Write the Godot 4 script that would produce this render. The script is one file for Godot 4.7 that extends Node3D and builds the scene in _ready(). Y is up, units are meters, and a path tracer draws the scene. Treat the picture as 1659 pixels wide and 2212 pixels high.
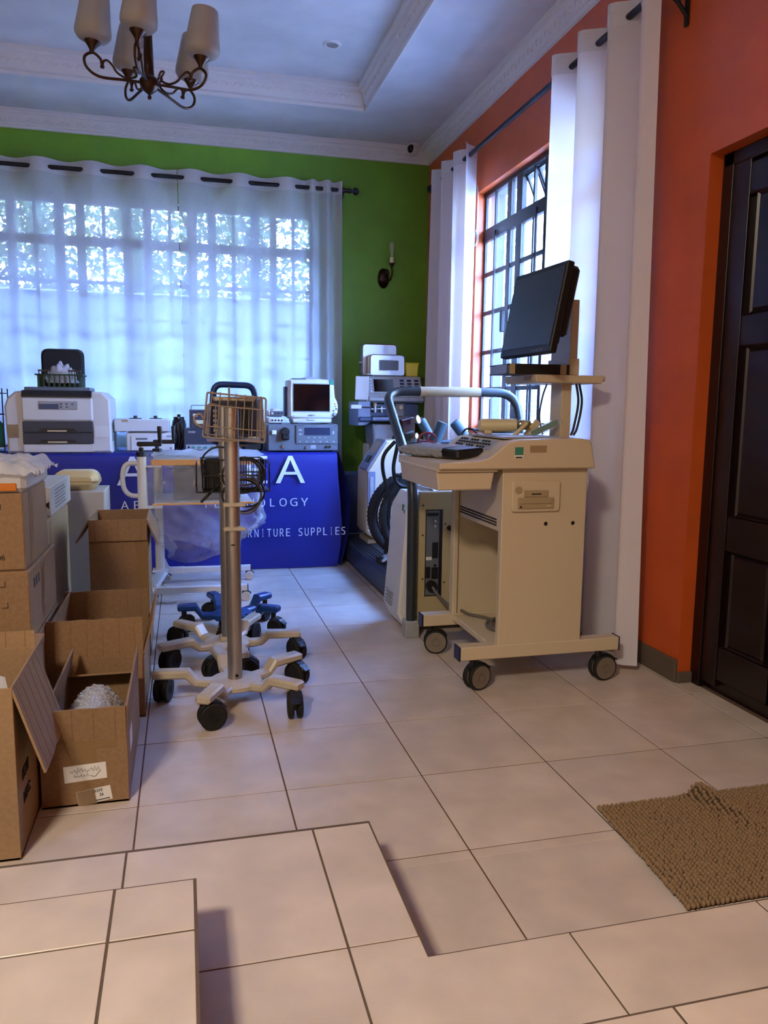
extends Node3D
# A storeroom of used medical equipment: green and orange walls, sheer curtains, boxes on the left, a cream cart on the right.

var M := {}
var used := {}
var rng := RandomNumberGenerator.new()

func _ready() -> void:
	rng.seed = 7
	setup_view()
	make_materials()
	build_shell()
	build_windows()
	build_outside()
	build_curtains()
	build_ceiling_things()
	build_table()
	build_table_things()
	build_stands()
	build_crank_tables()
	build_boxes()
	build_machines()
	build_cart()
	build_small_things()

func setup_view() -> void:
	var cam := Camera3D.new()
	cam.name = "camera"
	var yaw := 0.251177
	var pitch := -0.135416
	var roll := 0.0111279
	var fwd := Vector3(sin(yaw) * cos(pitch), sin(pitch), -cos(yaw) * cos(pitch))
	var right := Vector3(cos(yaw), 0, sin(yaw))
	var up := right.cross(fwd)
	var r := right * cos(roll) + up * sin(roll)
	var u := up * cos(roll) - right * sin(roll)
	cam.transform = Transform3D(Basis(r, u, -fwd), Vector3(0, 1.08, 0))
	cam.fov = 66.496
	cam.near = 0.02
	cam.far = 200.0
	add_child(cam)
	cam.current = true
	var env := Environment.new()
	env.tonemap_mode = Environment.TONE_MAPPER_LINEAR
	env.tonemap_exposure = EXPOSURE
	env.background_mode = Environment.BG_SKY
	env.sdfgi_enabled = true
	env.ssao_enabled = true
	env.ssil_enabled = true
	var sky := Sky.new()
	var ps := ProceduralSkyMaterial.new()
	ps.sky_top_color = Color(0.48, 0.65, 1.0)
	ps.sky_horizon_color = Color(0.64, 0.77, 1.0)
	ps.ground_horizon_color = Color(0.60, 0.66, 0.74)
	ps.ground_bottom_color = Color(0.35, 0.36, 0.38)
	ps.sky_energy_multiplier = SKY
	ps.ground_energy_multiplier = SKY
	ps.sun_angle_max = 4.0
	sky.sky_material = ps
	env.sky = sky
	var we := WorldEnvironment.new()
	we.name = "environment"
	we.environment = env
	add_child(we)
	var sun := DirectionalLight3D.new()
	sun.name = "sun"
	sun.light_color = Color(0.90, 0.95, 1.0)
	sun.light_energy = SUN
	sun.light_angular_distance = 0.6
	sun.shadow_enabled = true
	add_child(sun)
	sun.look_at_from_position(Vector3.ZERO, Vector3(0.52, -0.85, 0.01))

const EXPOSURE := 1.0
const SKY := 8.5
const SUN := 27.0

# ---------------------------------------------------------------- materials
func noise_tex(freq: float, seed_: int, a: Color, b: Color, size := 512, octaves := 4, kind := FastNoiseLite.TYPE_SIMPLEX_SMOOTH) -> NoiseTexture2D:
	var n := FastNoiseLite.new()
	n.noise_type = kind
	n.frequency = freq
	n.seed = seed_
	n.fractal_octaves = octaves
	var g := Gradient.new()
	g.set_color(0, a)
	g.set_color(1, b)
	var t := NoiseTexture2D.new()
	t.width = size
	t.height = size
	t.seamless = true
	t.noise = n
	t.color_ramp = g
	return t

func mk(key: String, c: Color, rough := 0.6, metal := 0.0) -> StandardMaterial3D:
	var m := StandardMaterial3D.new()
	m.resource_name = key
	m.albedo_color = c
	m.roughness = rough
	m.metallic = metal
	M[key] = m
	return m

func grain(m: StandardMaterial3D, tex: Texture2D, scale: float, bump: Texture2D = null, amount := 0.0) -> void:
	m.albedo_texture = tex
	m.uv1_triplanar = true
	m.uv1_world_triplanar = true
	m.uv1_scale = Vector3.ONE * scale
	if bump:
		m.heightmap_enabled = true
		m.heightmap_texture = bump
		m.heightmap_scale = amount

func make_materials() -> void:
	var soft := noise_tex(0.008, 1, Color(0.90, 0.90, 0.90), Color(1, 1, 1), 512, 5)
	var fine := noise_tex(0.09, 2, Color(0.86, 0.86, 0.86), Color(1, 1, 1), 512, 3)
	var card := noise_tex(0.05, 4, Color(0.90, 0.89, 0.88), Color(1, 1, 1), 512, 6)
	var weave := weave_image()
	var weave_t := ImageTexture.create_from_image(weave)
	var m := mk("green_paint", Color(0.39, 0.555, 0.05), 0.55)
	grain(m, soft, 0.6)
	m = mk("orange_paint", Color(0.78, 0.335, 0.11), 0.5)
	grain(m, soft, 0.6)
	m = mk("ceiling_paint", Color(0.90, 0.91, 0.93), 0.8)
	grain(m, soft, 0.5)
	m = mk("cornice", Color(0.88, 0.88, 0.89), 0.6)
	m = mk("hall_paint", Color(0.62, 0.60, 0.57), 0.7)
	for i in 3:
		m = mk("tile%d" % i, [Color(0.80, 0.75, 0.695), Color(0.81, 0.76, 0.71), Color(0.79, 0.742, 0.69)][i], 0.34)
		grain(m, soft, 1.3)
	mk("grout", Color(0.35, 0.27, 0.22), 0.9)
	m = mk("concrete", Color(0.36, 0.31, 0.26), 0.85)
	grain(m, card, 3.0)
	m = mk("sheer", Color(0.90, 0.92, 0.96, 0.85), 0.85)
	m.albedo_texture = weave_t
	m.uv1_scale = Vector3(1, 1, 1)
	m.transparency = BaseMaterial3D.TRANSPARENCY_ALPHA
	m.backlight_enabled = true
	m.backlight = Color(0.86, 0.86, 0.86)
	m.cull_mode = BaseMaterial3D.CULL_DISABLED
	m = mk("sheer_dense", Color(0.90, 0.91, 0.95), 0.85)
	m.backlight_enabled = true
	m.backlight = Color(0.9, 0.9, 0.9)
	m.cull_mode = BaseMaterial3D.CULL_DISABLED
	m = mk("sheer_heading", Color(0.93, 0.94, 0.97, 0.97), 0.85)
	m.albedo_texture = weave_t
	m.transparency = BaseMaterial3D.TRANSPARENCY_ALPHA
	m.backlight_enabled = true
	m.backlight = Color(0.8, 0.8, 0.8)
	m.cull_mode = BaseMaterial3D.CULL_DISABLED
	mk("rod", Color(0.09, 0.09, 0.10), 0.4, 0.4)
	mk("bronze", Color(0.24, 0.16, 0.10), 0.38, 0.75)
	m = mk("shade_glass", Color(0.66, 0.64, 0.62), 0.45)
	m.backlight_enabled = true
	m.backlight = Color(0.75, 0.73, 0.70)
	m = mk("clear_glass", Color(0.95, 0.97, 0.98, 0.10), 0.03)
	m.transparency = BaseMaterial3D.TRANSPARENCY_ALPHA
	mk("filament", Color(0.85, 0.6, 0.25), 0.4)
	m = mk("steel_black", Color(0.055, 0.050, 0.052), 0.45, 0.2)
	m = mk("door_wood", Color(0.085, 0.020, 0.024), 0.30)
	grain(m, card, 1.0)
	m = mk("wall_plaster", Color(0.22, 0.235, 0.27), 0.9)
	grain(m, card, 0.6)
	m = mk("house_cream", Color(0.86, 0.80, 0.64), 0.9)
	grain(m, soft, 0.4)
	m = mk("stone_grey", Color(0.22, 0.22, 0.20), 0.9)
	grain(m, card, 1.2)
	m = mk("ground", Color(0.74, 0.74, 0.73), 0.95)
	m = mk("leaf_a", Color(0.14, 0.20, 0.10), 0.6)
	m.backlight_enabled = true
	m.backlight = Color(0.45, 0.52, 0.32)
	m = mk("leaf_b", Color(0.18, 0.25, 0.13), 0.6)
	m.backlight_enabled = true
	m.backlight = Color(0.48, 0.55, 0.35)
	mk("bark", Color(0.25, 0.19, 0.14), 0.9)
	m = mk("banner", Color(0.015, 0.085, 0.50), 0.6)
	grain(m, fine, 8.0)
	mk("banner_white", Color(0.86, 0.88, 0.92), 0.6)
	# equipment
	for p in [["white_plastic", Color(0.80, 0.80, 0.79), 0.42], ["cream", Color(0.76, 0.70, 0.585), 0.42], ["cream_dark", Color(0.62, 0.55, 0.42), 0.5], ["pale_grey", Color(0.62, 0.63, 0.64), 0.45],
		["mid_grey", Color(0.36, 0.38, 0.40), 0.45], ["slate", Color(0.17, 0.19, 0.23), 0.4], ["dark", Color(0.045, 0.047, 0.052), 0.42], ["black", Color(0.018, 0.018, 0.020), 0.5],
		["rubber", Color(0.030, 0.030, 0.031), 0.75], ["navy", Color(0.030, 0.085, 0.22), 0.45], ["blue_paint", Color(0.045, 0.21, 0.46), 0.4], ["teal_grip", Color(0.22, 0.34, 0.40), 0.6],
		["red", Color(0.45, 0.06, 0.06), 0.5], ["maroon", Color(0.20, 0.035, 0.045), 0.5], ["yellow", Color(0.93, 0.60, 0.01), 0.4], ["yellow_tub", Color(0.78, 0.66, 0.05), 0.45], ["ivory", Color(0.80, 0.75, 0.58), 0.4],
		["white_paint", Color(0.84, 0.85, 0.85), 0.35], ["base_paint", Color(0.74, 0.70, 0.62), 0.35], ["paper", Color(0.85, 0.85, 0.84), 0.8], ["ink", Color(0.05, 0.05, 0.06), 0.7], ["green_plastic", Color(0.03, 0.22, 0.10), 0.45],
		["label_teal", Color(0.20, 0.50, 0.42), 0.5], ["wheel_grey", Color(0.45, 0.41, 0.36), 0.55], ["grip_grey", Color(0.15, 0.175, 0.175), 0.35], ["belt", Color(0.10, 0.105, 0.115), 0.6],
		["lilac_metal", Color(0.44, 0.46, 0.54), 0.4], ["blue_grey", Color(0.21, 0.26, 0.36), 0.45], ["cord_grey", Color(0.38, 0.36, 0.33), 0.6], ["beige_panel", Color(0.66, 0.60, 0.43), 0.5],
		["screen_black", Color(0.020, 0.022, 0.025), 0.12], ["screen_matte", Color(0.13, 0.15, 0.18), 0.35], ["orange_tape", Color(0.75, 0.42, 0.08), 0.3], ["white_box", Color(0.72, 0.73, 0.75), 0.7]]:
		mk(p[0], p[1], p[2])
	mk("green_cover", Color(0.03, 0.075, 0.06), 0.5)
	for k in ["base_paint", "pale_grey"]:
		grain(M[k], soft, 2.5)
	m = mk("steel", Color(0.72, 0.72, 0.73), 0.28, 0.95)
	m = mk("brushed", Color(0.72, 0.70, 0.68), 0.33, 0.9)
	mk("wire_beige", Color(0.58, 0.53, 0.47), 0.4, 0.3)
	mk("wire_dark", Color(0.13, 0.135, 0.13), 0.45, 0.3)
	mk("gunmetal", Color(0.16, 0.17, 0.165), 0.35, 0.7)
	for i in 4:
		m = mk("card%d" % i, [Color(0.56, 0.445, 0.32), Color(0.60, 0.49, 0.36), Color(0.50, 0.37, 0.25), Color(0.66, 0.58, 0.45)][i], 0.85)
		grain(m, card, 2.2)
	mk("card_edge", Color(0.48, 0.36, 0.23), 0.95)
	m = mk("tape", Color(0.62, 0.50, 0.34, 0.55), 0.3)
	m.transparency = BaseMaterial3D.TRANSPARENCY_ALPHA
	m = mk("film", Color(0.86, 0.89, 0.93, 0.22), 0.27)
	m.transparency = BaseMaterial3D.TRANSPARENCY_ALPHA
	m.cull_mode = BaseMaterial3D.CULL_DISABLED
	m.metallic_specular = 0.9
	m = mk("film_shiny", Color(0.84, 0.86, 0.90, 0.42), 0.26)
	m.transparency = BaseMaterial3D.TRANSPARENCY_ALPHA
	m.cull_mode = BaseMaterial3D.CULL_DISABLED
	m.metallic_specular = 1.0
	m = mk("film_milky", Color(0.84, 0.86, 0.90, 0.60), 0.28)
	m.transparency = BaseMaterial3D.TRANSPARENCY_ALPHA
	m.cull_mode = BaseMaterial3D.CULL_DISABLED
	m.metallic_specular = 0.9
	m = mk("mat_fibre", Color(0.49, 0.40, 0.29), 0.95)
	m = mk("mat_base", Color(0.26, 0.20, 0.14), 0.95)
	m = mk("lamp_glow", Color(1, 0.9, 0.75), 0.5)
	m.emission_enabled = true
	m.emission = Color(1.0, 0.80, 0.58)
	m.emission_energy_multiplier = 2.0

func weave_image() -> Image:
	var n := FastNoiseLite.new()
	n.seed = 5
	n.frequency = 0.03
	var im := Image.create(512, 512, false, Image.FORMAT_RGBA8)
	for y in 512:
		var row := n.get_noise_2d(0, y * 9.0)
		for x in 512:
			var v := 0.5 + 0.5 * n.get_noise_2d(x * 0.7, y * 12.0)
			var c := 0.93 + 0.07 * v
			var a := clampf(0.90 + 0.22 * v + 0.05 * row - (0.10 if (x % 3 == 0 or y % 3 == 0) else 0.0), 0, 1)
			im.set_pixel(x, y, Color(c, c, c, a))
	return im

# ---------------------------------------------------------------- shapes
class Sh:
	var st := SurfaceTool.new()
	var xf := Transform3D()
	func _init() -> void:
		st.begin(Mesh.PRIMITIVE_TRIANGLES)
	func at(t: Transform3D) -> Sh:
		xf = t
		return self
	func v(p: Vector3, n: Vector3, uv := Vector2.ZERO) -> void:
		st.set_normal(n)
		st.set_uv(uv)
		st.add_vertex(p)
	func tri(a: Vector3, b: Vector3, c: Vector3, na: Vector3, nb: Vector3, nc: Vector3, ua := Vector2.ZERO, ub := Vector2.ZERO, uc := Vector2.ZERO) -> void:
		var B := xf.basis
		a = xf * a; b = xf * b; c = xf * c
		na = (B * na).normalized(); nb = (B * nb).normalized(); nc = (B * nc).normalized()
		if (b - a).cross(c - a).dot(na + nb + nc) > 0:
			v(a, na, ua); v(c, nc, uc); v(b, nb, ub)
		else:
			v(a, na, ua); v(b, nb, ub); v(c, nc, uc)
	func flat(a: Vector3, b: Vector3, c: Vector3, out: Vector3) -> void:
		var n := (b - a).cross(c - a).normalized()
		if n.dot(out) < 0:
			n = -n
		tri(a, b, c, n, n, n)
	func quad(a: Vector3, b: Vector3, c: Vector3, d: Vector3, out: Vector3) -> void:
		flat(a, b, c, out)
		flat(a, c, d, out)
	# box with chamfered edges
	func box(c: Vector3, s: Vector3, ch := 0.0) -> Sh:
		var h := s * 0.5
		ch = minf(ch, minf(h.x, minf(h.y, h.z)) * 0.95)
		var ax := [Vector3.RIGHT, Vector3.UP, Vector3.BACK]
		for i in 3:
			var j := (i + 1) % 3
			var k := (i + 2) % 3
			for sg in [-1.0, 1.0]:
				var n: Vector3 = ax[i] * sg
				var o: Vector3 = c + n * h[i]
				var u: Vector3 = ax[j] * (h[j] - ch)
				var w: Vector3 = ax[k] * (h[k] - ch)
				quad(o - u - w, o + u - w, o + u + w, o - u + w, n)
			if ch > 0:
				for sj in [-1.0, 1.0]:
					for sk in [-1.0, 1.0]:
						var e: Vector3 = ax[i] * (h[i] - ch)
						var p: Vector3 = c + ax[j] * sj * h[j] + ax[k] * sk * (h[k] - ch)
						var q: Vector3 = c + ax[j] * sj * (h[j] - ch) + ax[k] * sk * h[k]
						quad(p - e, p + e, q + e, q - e, ax[j] * sj + ax[k] * sk)
		if ch > 0:
			for sx in [-1.0, 1.0]:
				for sy in [-1.0, 1.0]:
					for sz in [-1.0, 1.0]:
						var d := Vector3(sx, sy, sz)
						var g := h - Vector3.ONE * ch
						flat(c + d * Vector3(h.x, g.y, g.z), c + d * Vector3(g.x, h.y, g.z), c + d * Vector3(g.x, g.y, h.z), d)
		return self
	func bb(x0: float, x1: float, y0: float, y1: float, z0: float, z1: float, ch := 0.0) -> Sh:
		return box(Vector3((x0 + x1) / 2, (y0 + y1) / 2, (z0 + z1) / 2), Vector3(absf(x1 - x0), absf(y1 - y0), absf(z1 - z0)), ch)
	func tube(pts: Array, r, n := 10, closed := false, caps := true) -> Sh:
		var cnt := pts.size()
		var tang := []
		for i in cnt:
			var a: Vector3 = pts[(i - 1 + cnt) % cnt] if (i > 0 or closed) else pts[i]
			var b: Vector3 = pts[(i + 1) % cnt] if (i < cnt - 1 or closed) else pts[i]
			tang.append((b - a).normalized())
		var side: Vector3 = (tang[0] as Vector3).cross(Vector3.UP)
		if side.length() < 0.05:
			side = (tang[0] as Vector3).cross(Vector3.RIGHT)
		side = side.normalized()
		var rings := []
		for i in cnt:
			var t: Vector3 = tang[i]
			side = (side - t * side.dot(t)).normalized()
			var up := side.cross(t)
			var rr: float = r[i] if r is Array else r
			var ring := []
			for k in n:
				var a := TAU * k / n
				var d := side * cos(a) + up * sin(a)
				ring.append([(pts[i] as Vector3) + d * rr, d])
			rings.append(ring)
		var m := cnt if closed else cnt - 1
		for i in m:
			var A: Array = rings[i]
			var B: Array = rings[(i + 1) % cnt]
			for k in n:
				var l := (k + 1) % n
				tri(A[k][0], A[l][0], B[l][0], A[k][1], A[l][1], B[l][1])
				tri(A[k][0], B[l][0], B[k][0], A[k][1], B[l][1], B[k][1])
		if caps and not closed:
			for e in [0, cnt - 1]:
				var o: Vector3 = -tang[0] if e == 0 else tang[e]
				for k in range(1, n - 1):
					tri(rings[e][0][0], rings[e][k][0], rings[e][k + 1][0], o, o, o)
		return self
	func cyl(a: Vector3, b: Vector3, r: float, r2 := -1.0, n := 14) -> Sh:
		return tube([a, b], [r, r if r2 < 0 else r2], n)
	# profile: array of Vector2(radius, height) turned about y
	func lathe(prof: Array, n := 20, o := Vector3.ZERO) -> Sh:
		for i in prof.size() - 1:
			var p: Vector2 = prof[i]
			var q: Vector2 = prof[i + 1]
			var d := q - p
			var nn := Vector2(d.y, -d.x).normalized()
			var np := nn
			var nq := nn
			if i > 0:
				var d0: Vector2 = p - prof[i - 1]
				var n0 := Vector2(d0.y, -d0.x).normalized()
				if n0.dot(nn) > 0.6:
					np = (n0 + nn).normalized()
			if i < prof.size() - 2:
				var d1: Vector2 = prof[i + 2] - q
				var n1 := Vector2(d1.y, -d1.x).normalized()
				if n1.dot(nn) > 0.6:
					nq = (n1 + nn).normalized()
			for k in n:
				var a := TAU * k / n
				var b := TAU * (k + 1) / n
				var ca := Vector3(cos(a), 0, sin(a))
				var cb := Vector3(cos(b), 0, sin(b))
				var y := Vector3.UP
				var pa := o + ca * p.x + y * p.y
				var pb := o + cb * p.x + y * p.y
				var qa := o + ca * q.x + y * q.y
				var qb := o + cb * q.x + y * q.y
				if p.x > 1e-5:
					tri(pa, pb, qb, ca * np.x + y * np.y, cb * np.x + y * np.y, cb * nq.x + y * nq.y)
				if q.x > 1e-5:
					tri(pa, qb, qa, ca * np.x + y * np.y, cb * nq.x + y * nq.y, ca * nq.x + y * nq.y)
		return self
	# polygon in xy, extruded from z0 to z1, front edge chamfered
	func prism(poly: PackedVector2Array, z0: float, z1: float, ch := 0.0) -> Sh:
		if Geometry2D.is_polygon_clockwise(poly):
			poly = poly.duplicate()
			poly.reverse()
		var n := poly.size()
		var en := []
		for i in n:
			var d := (poly[(i + 1) % n] - poly[i]).normalized()
			en.append(Vector2(d.y, -d.x))
		var inset := PackedVector2Array()
		for i in n:
			var a: Vector2 = en[(i - 1 + n) % n]
			var b: Vector2 = en[i]
			var mm := (a + b).normalized()
			var k := 1.0 / maxf(0.35, mm.dot(b))
			inset.append(poly[i] - mm * ch * k)
		var lo := minf(z0, z1)
		var hi := maxf(z0, z1)
		var tr := Geometry2D.triangulate_polygon(inset)
		for t in range(0, tr.size(), 3):
			var a := inset[tr[t]]
			var b := inset[tr[t + 1]]
			var c := inset[tr[t + 2]]
			for e in [[lo, Vector3.FORWARD], [hi, Vector3.BACK]]:
				var z: float = e[0]
				tri(Vector3(a.x, a.y, z), Vector3(b.x, b.y, z), Vector3(c.x, c.y, z), e[1], e[1], e[1])
		for i in n:
			var j := (i + 1) % n
			var ni: Vector2 = en[i]
			var e0: Vector2 = en[(i - 1 + n) % n]
			var e1: Vector2 = en[j]
			var na := (e0 + ni).normalized() if e0.dot(ni) > 0.75 else ni
			var nb := (e1 + ni).normalized() if e1.dot(ni) > 0.75 else ni
			var A := Vector3(na.x, na.y, 0)
			var B := Vector3(nb.x, nb.y, 0)
			var p := poly[i]
			var q := poly[j]
			tri(Vector3(p.x, p.y, lo + ch), Vector3(q.x, q.y, lo + ch), Vector3(q.x, q.y, hi - ch), A, B, B)
			tri(Vector3(p.x, p.y, lo + ch), Vector3(q.x, q.y, hi - ch), Vector3(p.x, p.y, hi - ch), A, B, A)
			if ch > 0:
				for e in [[lo, lo + ch, -1.0], [hi, hi - ch, 1.0]]:
					var zz := Vector3(0, 0, e[2])
					var A2 := (A + zz).normalized()
					var B2 := (B + zz).normalized()
					var a := Vector3(inset[i].x, inset[i].y, e[0])
					var b := Vector3(inset[j].x, inset[j].y, e[0])
					var c := Vector3(q.x, q.y, e[1])
					var d := Vector3(p.x, p.y, e[1])
					tri(a, b, c, A2, B2, B2)
					tri(a, c, d, A2, B2, A2)
		return self
	func sphere(c: Vector3, r: Vector3, n := 14, m := 8) -> Sh:
		for j in m:
			for i in n:
				var q := []
				for e in [[i, j], [i + 1, j], [i + 1, j + 1], [i, j + 1]]:
					var th: float = PI * e[1] / m
					var ph: float = TAU * e[0] / n
					q.append(Vector3(sin(th) * cos(ph), cos(th), sin(th) * sin(ph)))
				tri(c + r * q[0], c + r * q[1], c + r * q[2], q[0] / r, q[1] / r, q[2] / r)
				tri(c + r * q[0], c + r * q[2], c + r * q[3], q[0] / r, q[2] / r, q[3] / r)
		return self
	# grid of points [row][col], smooth, with uv
	func grid(P: Array, us := 1.0, vs := 1.0) -> Sh:
		var R := P.size()
		var C: int = P[0].size()
		var N := []
		for i in R:
			var row := []
			for j in C:
				var a: Vector3 = P[mini(i + 1, R - 1)][j] - P[maxi(i - 1, 0)][j]
				var b: Vector3 = P[i][mini(j + 1, C - 1)] - P[i][maxi(j - 1, 0)]
				row.append(a.cross(b).normalized())
			N.append(row)
		for i in R - 1:
			for j in C - 1:
				var u0 := Vector2(us * j / (C - 1), vs * i / (R - 1))
				var u1 := Vector2(us * (j + 1) / (C - 1), vs * i / (R - 1))
				var u2 := Vector2(us * (j + 1) / (C - 1), vs * (i + 1) / (R - 1))
				var u3 := Vector2(us * j / (C - 1), vs * (i + 1) / (R - 1))
				tri(P[i][j], P[i][j + 1], P[i + 1][j + 1], N[i][j], N[i][j + 1], N[i + 1][j + 1], u0, u1, u2)
				tri(P[i][j], P[i + 1][j + 1], P[i + 1][j], N[i][j], N[i + 1][j + 1], N[i + 1][j], u0, u2, u3)
		return self
	func mesh() -> ArrayMesh:
		return st.commit()

func rrect(x0: float, y0: float, x1: float, y1: float, r: float, seg := 4) -> PackedVector2Array:
	var out := PackedVector2Array()
	for q in [[x1 - r, y1 - r, 0.0], [x0 + r, y1 - r, PI / 2], [x0 + r, y0 + r, PI], [x1 - r, y0 + r, 1.5 * PI]]:
		for k in seg + 1:
			var a: float = q[2] + PI / 2 * k / seg
			out.append(Vector2(q[0] + r * cos(a), q[1] + r * sin(a)))
	return out

func V(a: Array) -> PackedVector2Array:
	var o := PackedVector2Array()
	for i in range(0, a.size(), 2):
		o.append(Vector2(a[i], a[i + 1]))
	return o

func curve(pts: Array, n := 6, closed := false) -> Array:
	var out := []
	var c := pts.size()
	var m := c if closed else c - 1
	for i in m:
		var p1: Vector3 = pts[i]
		var p2: Vector3 = pts[(i + 1) % c]
		var p0: Vector3 = pts[(i - 1 + c) % c] if (i > 0 or closed) else p1 * 2 - p2
		var p3: Vector3 = pts[(i + 2) % c] if (i < c - 2 or closed) else p2 * 2 - p1
		for k in n:
			out.append(p1.cubic_interpolate(p2, p0, p3, float(k) / n))
	if not closed:
		out.append(pts[c - 1])
	return out

# polyline with rounded corners
func bent(pts: Array, r: float, n := 5) -> Array:
	var out := [pts[0]]
	for i in range(1, pts.size() - 1):
		var p: Vector3 = pts[i]
		var a: Vector3 = pts[i - 1] - p
		var b: Vector3 = pts[i + 1] - p
		var k := minf(r, minf(a.length(), b.length()) * 0.49)
		var s := p + a.normalized() * k
		var e := p + b.normalized() * k
		for j in n + 1:
			var t := float(j) / n
			out.append(s.lerp(p, t).lerp(p.lerp(e, t), t))
	out.append(pts[pts.size() - 1])
	return out

func numbered(called: String) -> String:
	var k: int = used.get(called, 0)
	used[called] = k + 1
	return called if k == 0 else "%s_%03d" % [called, k]

func thing(called: String, label: String, category: String, pos := Vector3.ZERO, turn := 0.0, group := "") -> Node3D:
	var o := Node3D.new()
	o.name = numbered(called)
	add_child(o)
	o.position = pos
	o.rotation.y = turn
	o.set_meta("label", label)
	o.set_meta("category", category)
	if group:
		o.set_meta("group", group)
	return o

# the thing being built and a shape in world coordinates relative to its base
var cur := Vector3.ZERO

func wthing(called: String, label: String, category: String, pos: Vector3, group := "") -> Node3D:
	cur = pos
	return thing(called, label, category, pos, 0.0, group)

func B() -> Sh:
	return Sh.new().at(Transform3D(Basis(), -cur))

func Bx(b: Basis, o: Vector3) -> Sh:
	return Sh.new().at(Transform3D(b, o - cur))

func write(parent: Node3D, text: String, at: Vector3, width: float, height: float, m: String, font := "Droid Sans", basis := Basis()) -> MeshInstance3D:
	var o := lettering(parent, text, height, Vector3.ZERO, m, font, Basis(), "lettering")
	var ab: AABB = (o.mesh as TextMesh).get_aabb()
	var s := Vector3(width / maxf(ab.size.x, 0.001), height / maxf(ab.size.y, 0.001), 1)
	var c := ab.get_center()
	var b := basis * Basis.from_scale(s)
	o.transform = Transform3D(b, at - cur - b * Vector3(c.x, c.y, 0))
	return o

func part(parent: Node3D, called: String, sh: Sh, m: String, label := "") -> MeshInstance3D:
	var o := MeshInstance3D.new()
	o.name = called
	o.mesh = sh.mesh()
	o.material_override = M[m]
	parent.add_child(o, true)
	if label:
		o.set_meta("label", label)
	return o

func single(called: String, label: String, category: String, sh: Sh, m: String, pos := Vector3.ZERO, turn := 0.0, group := "") -> MeshInstance3D:
	var o := MeshInstance3D.new()
	o.name = numbered(called)
	o.mesh = sh.mesh()
	o.material_override = M[m]
	add_child(o)
	o.position = pos
	o.rotation.y = turn
	o.set_meta("label", label)
	o.set_meta("category", category)
	if group:
		o.set_meta("group", group)
	return o

func struct(called: String, sh: Sh, m: String, label := "", parent: Node3D = null) -> MeshInstance3D:
	var o := MeshInstance3D.new()
	o.name = called if parent else numbered(called)
	o.mesh = sh.mesh()
	o.material_override = M[m]
	if parent:
		parent.add_child(o, true)
	else:
		add_child(o)
		o.set_meta("kind", "structure")
		o.set_meta("category", called.split("_")[0])
	if label:
		o.set_meta("label", label)
	return o

func lettering(parent: Node3D, text: String, height: float, pos: Vector3, m: String, font := "Droid Sans", basis := Basis(), called := "lettering", spacing := 0.0, bold := false) -> MeshInstance3D:
	var f := SystemFont.new()
	f.font_names = PackedStringArray([font])
	if bold:
		f.font_weight = 700
	var ff: Font = f
	if spacing != 0.0:
		var fv := FontVariation.new()
		fv.base_font = f
		fv.spacing_glyph = int(spacing)
		ff = fv
	var t := TextMesh.new()
	t.font = ff
	t.font_size = 64
	t.pixel_size = height / 46.0
	t.depth = 0.0015
	t.curve_step = 2.0
	t.text = text
	var o := MeshInstance3D.new()
	o.name = called
	o.mesh = t
	o.material_override = M[m]
	parent.add_child(o, true)
	o.transform = Transform3D(basis, pos)
	return o

# ---------------------------------------------------------------- the room
const XR := 1.88
const XL := -2.5
const ZB := -6.047
const ZF := 2.6
const YC := 3.02
const YT := 3.16

func tiles(parent: Node3D, x0: float, x1: float, z0: float, z1: float, ox: float, oz: float, y: float) -> void:
	var cache := {}
	var g := 0.0022
	var i0 := int(floor((x0 - ox) / 0.4))
	var k0 := int(floor((z0 - oz) / 0.4))
	var i := i0
	while ox + i * 0.4 < x1 - 0.004:
		var k := k0
		while oz + k * 0.4 < z1 - 0.004:
			var a := maxf(x0, ox + i * 0.4 + g)
			var b := minf(x1, ox + (i + 1) * 0.4 - g)
			var c := maxf(z0, oz + k * 0.4 + g)
			var d := minf(z1, oz + (k + 1) * 0.4 - g)
			if b - a > 0.01 and d - c > 0.01:
				var key := "%.3f_%.3f" % [b - a, d - c]
				if not cache.has(key):
					cache[key] = Sh.new().box(Vector3(0, -0.005, 0), Vector3(b - a, 0.010, d - c), 0.0008).mesh()
				var o := MeshInstance3D.new()
				o.name = "tile"
				o.mesh = cache[key]
				o.material_override = M["tile%d" % rng.randi_range(0, 2)]
				parent.add_child(o, true)
				o.position = Vector3((a + b) / 2, y + rng.randf_range(-0.0004, 0.0004), (c + d) / 2)
			k += 1
		i += 1

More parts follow.
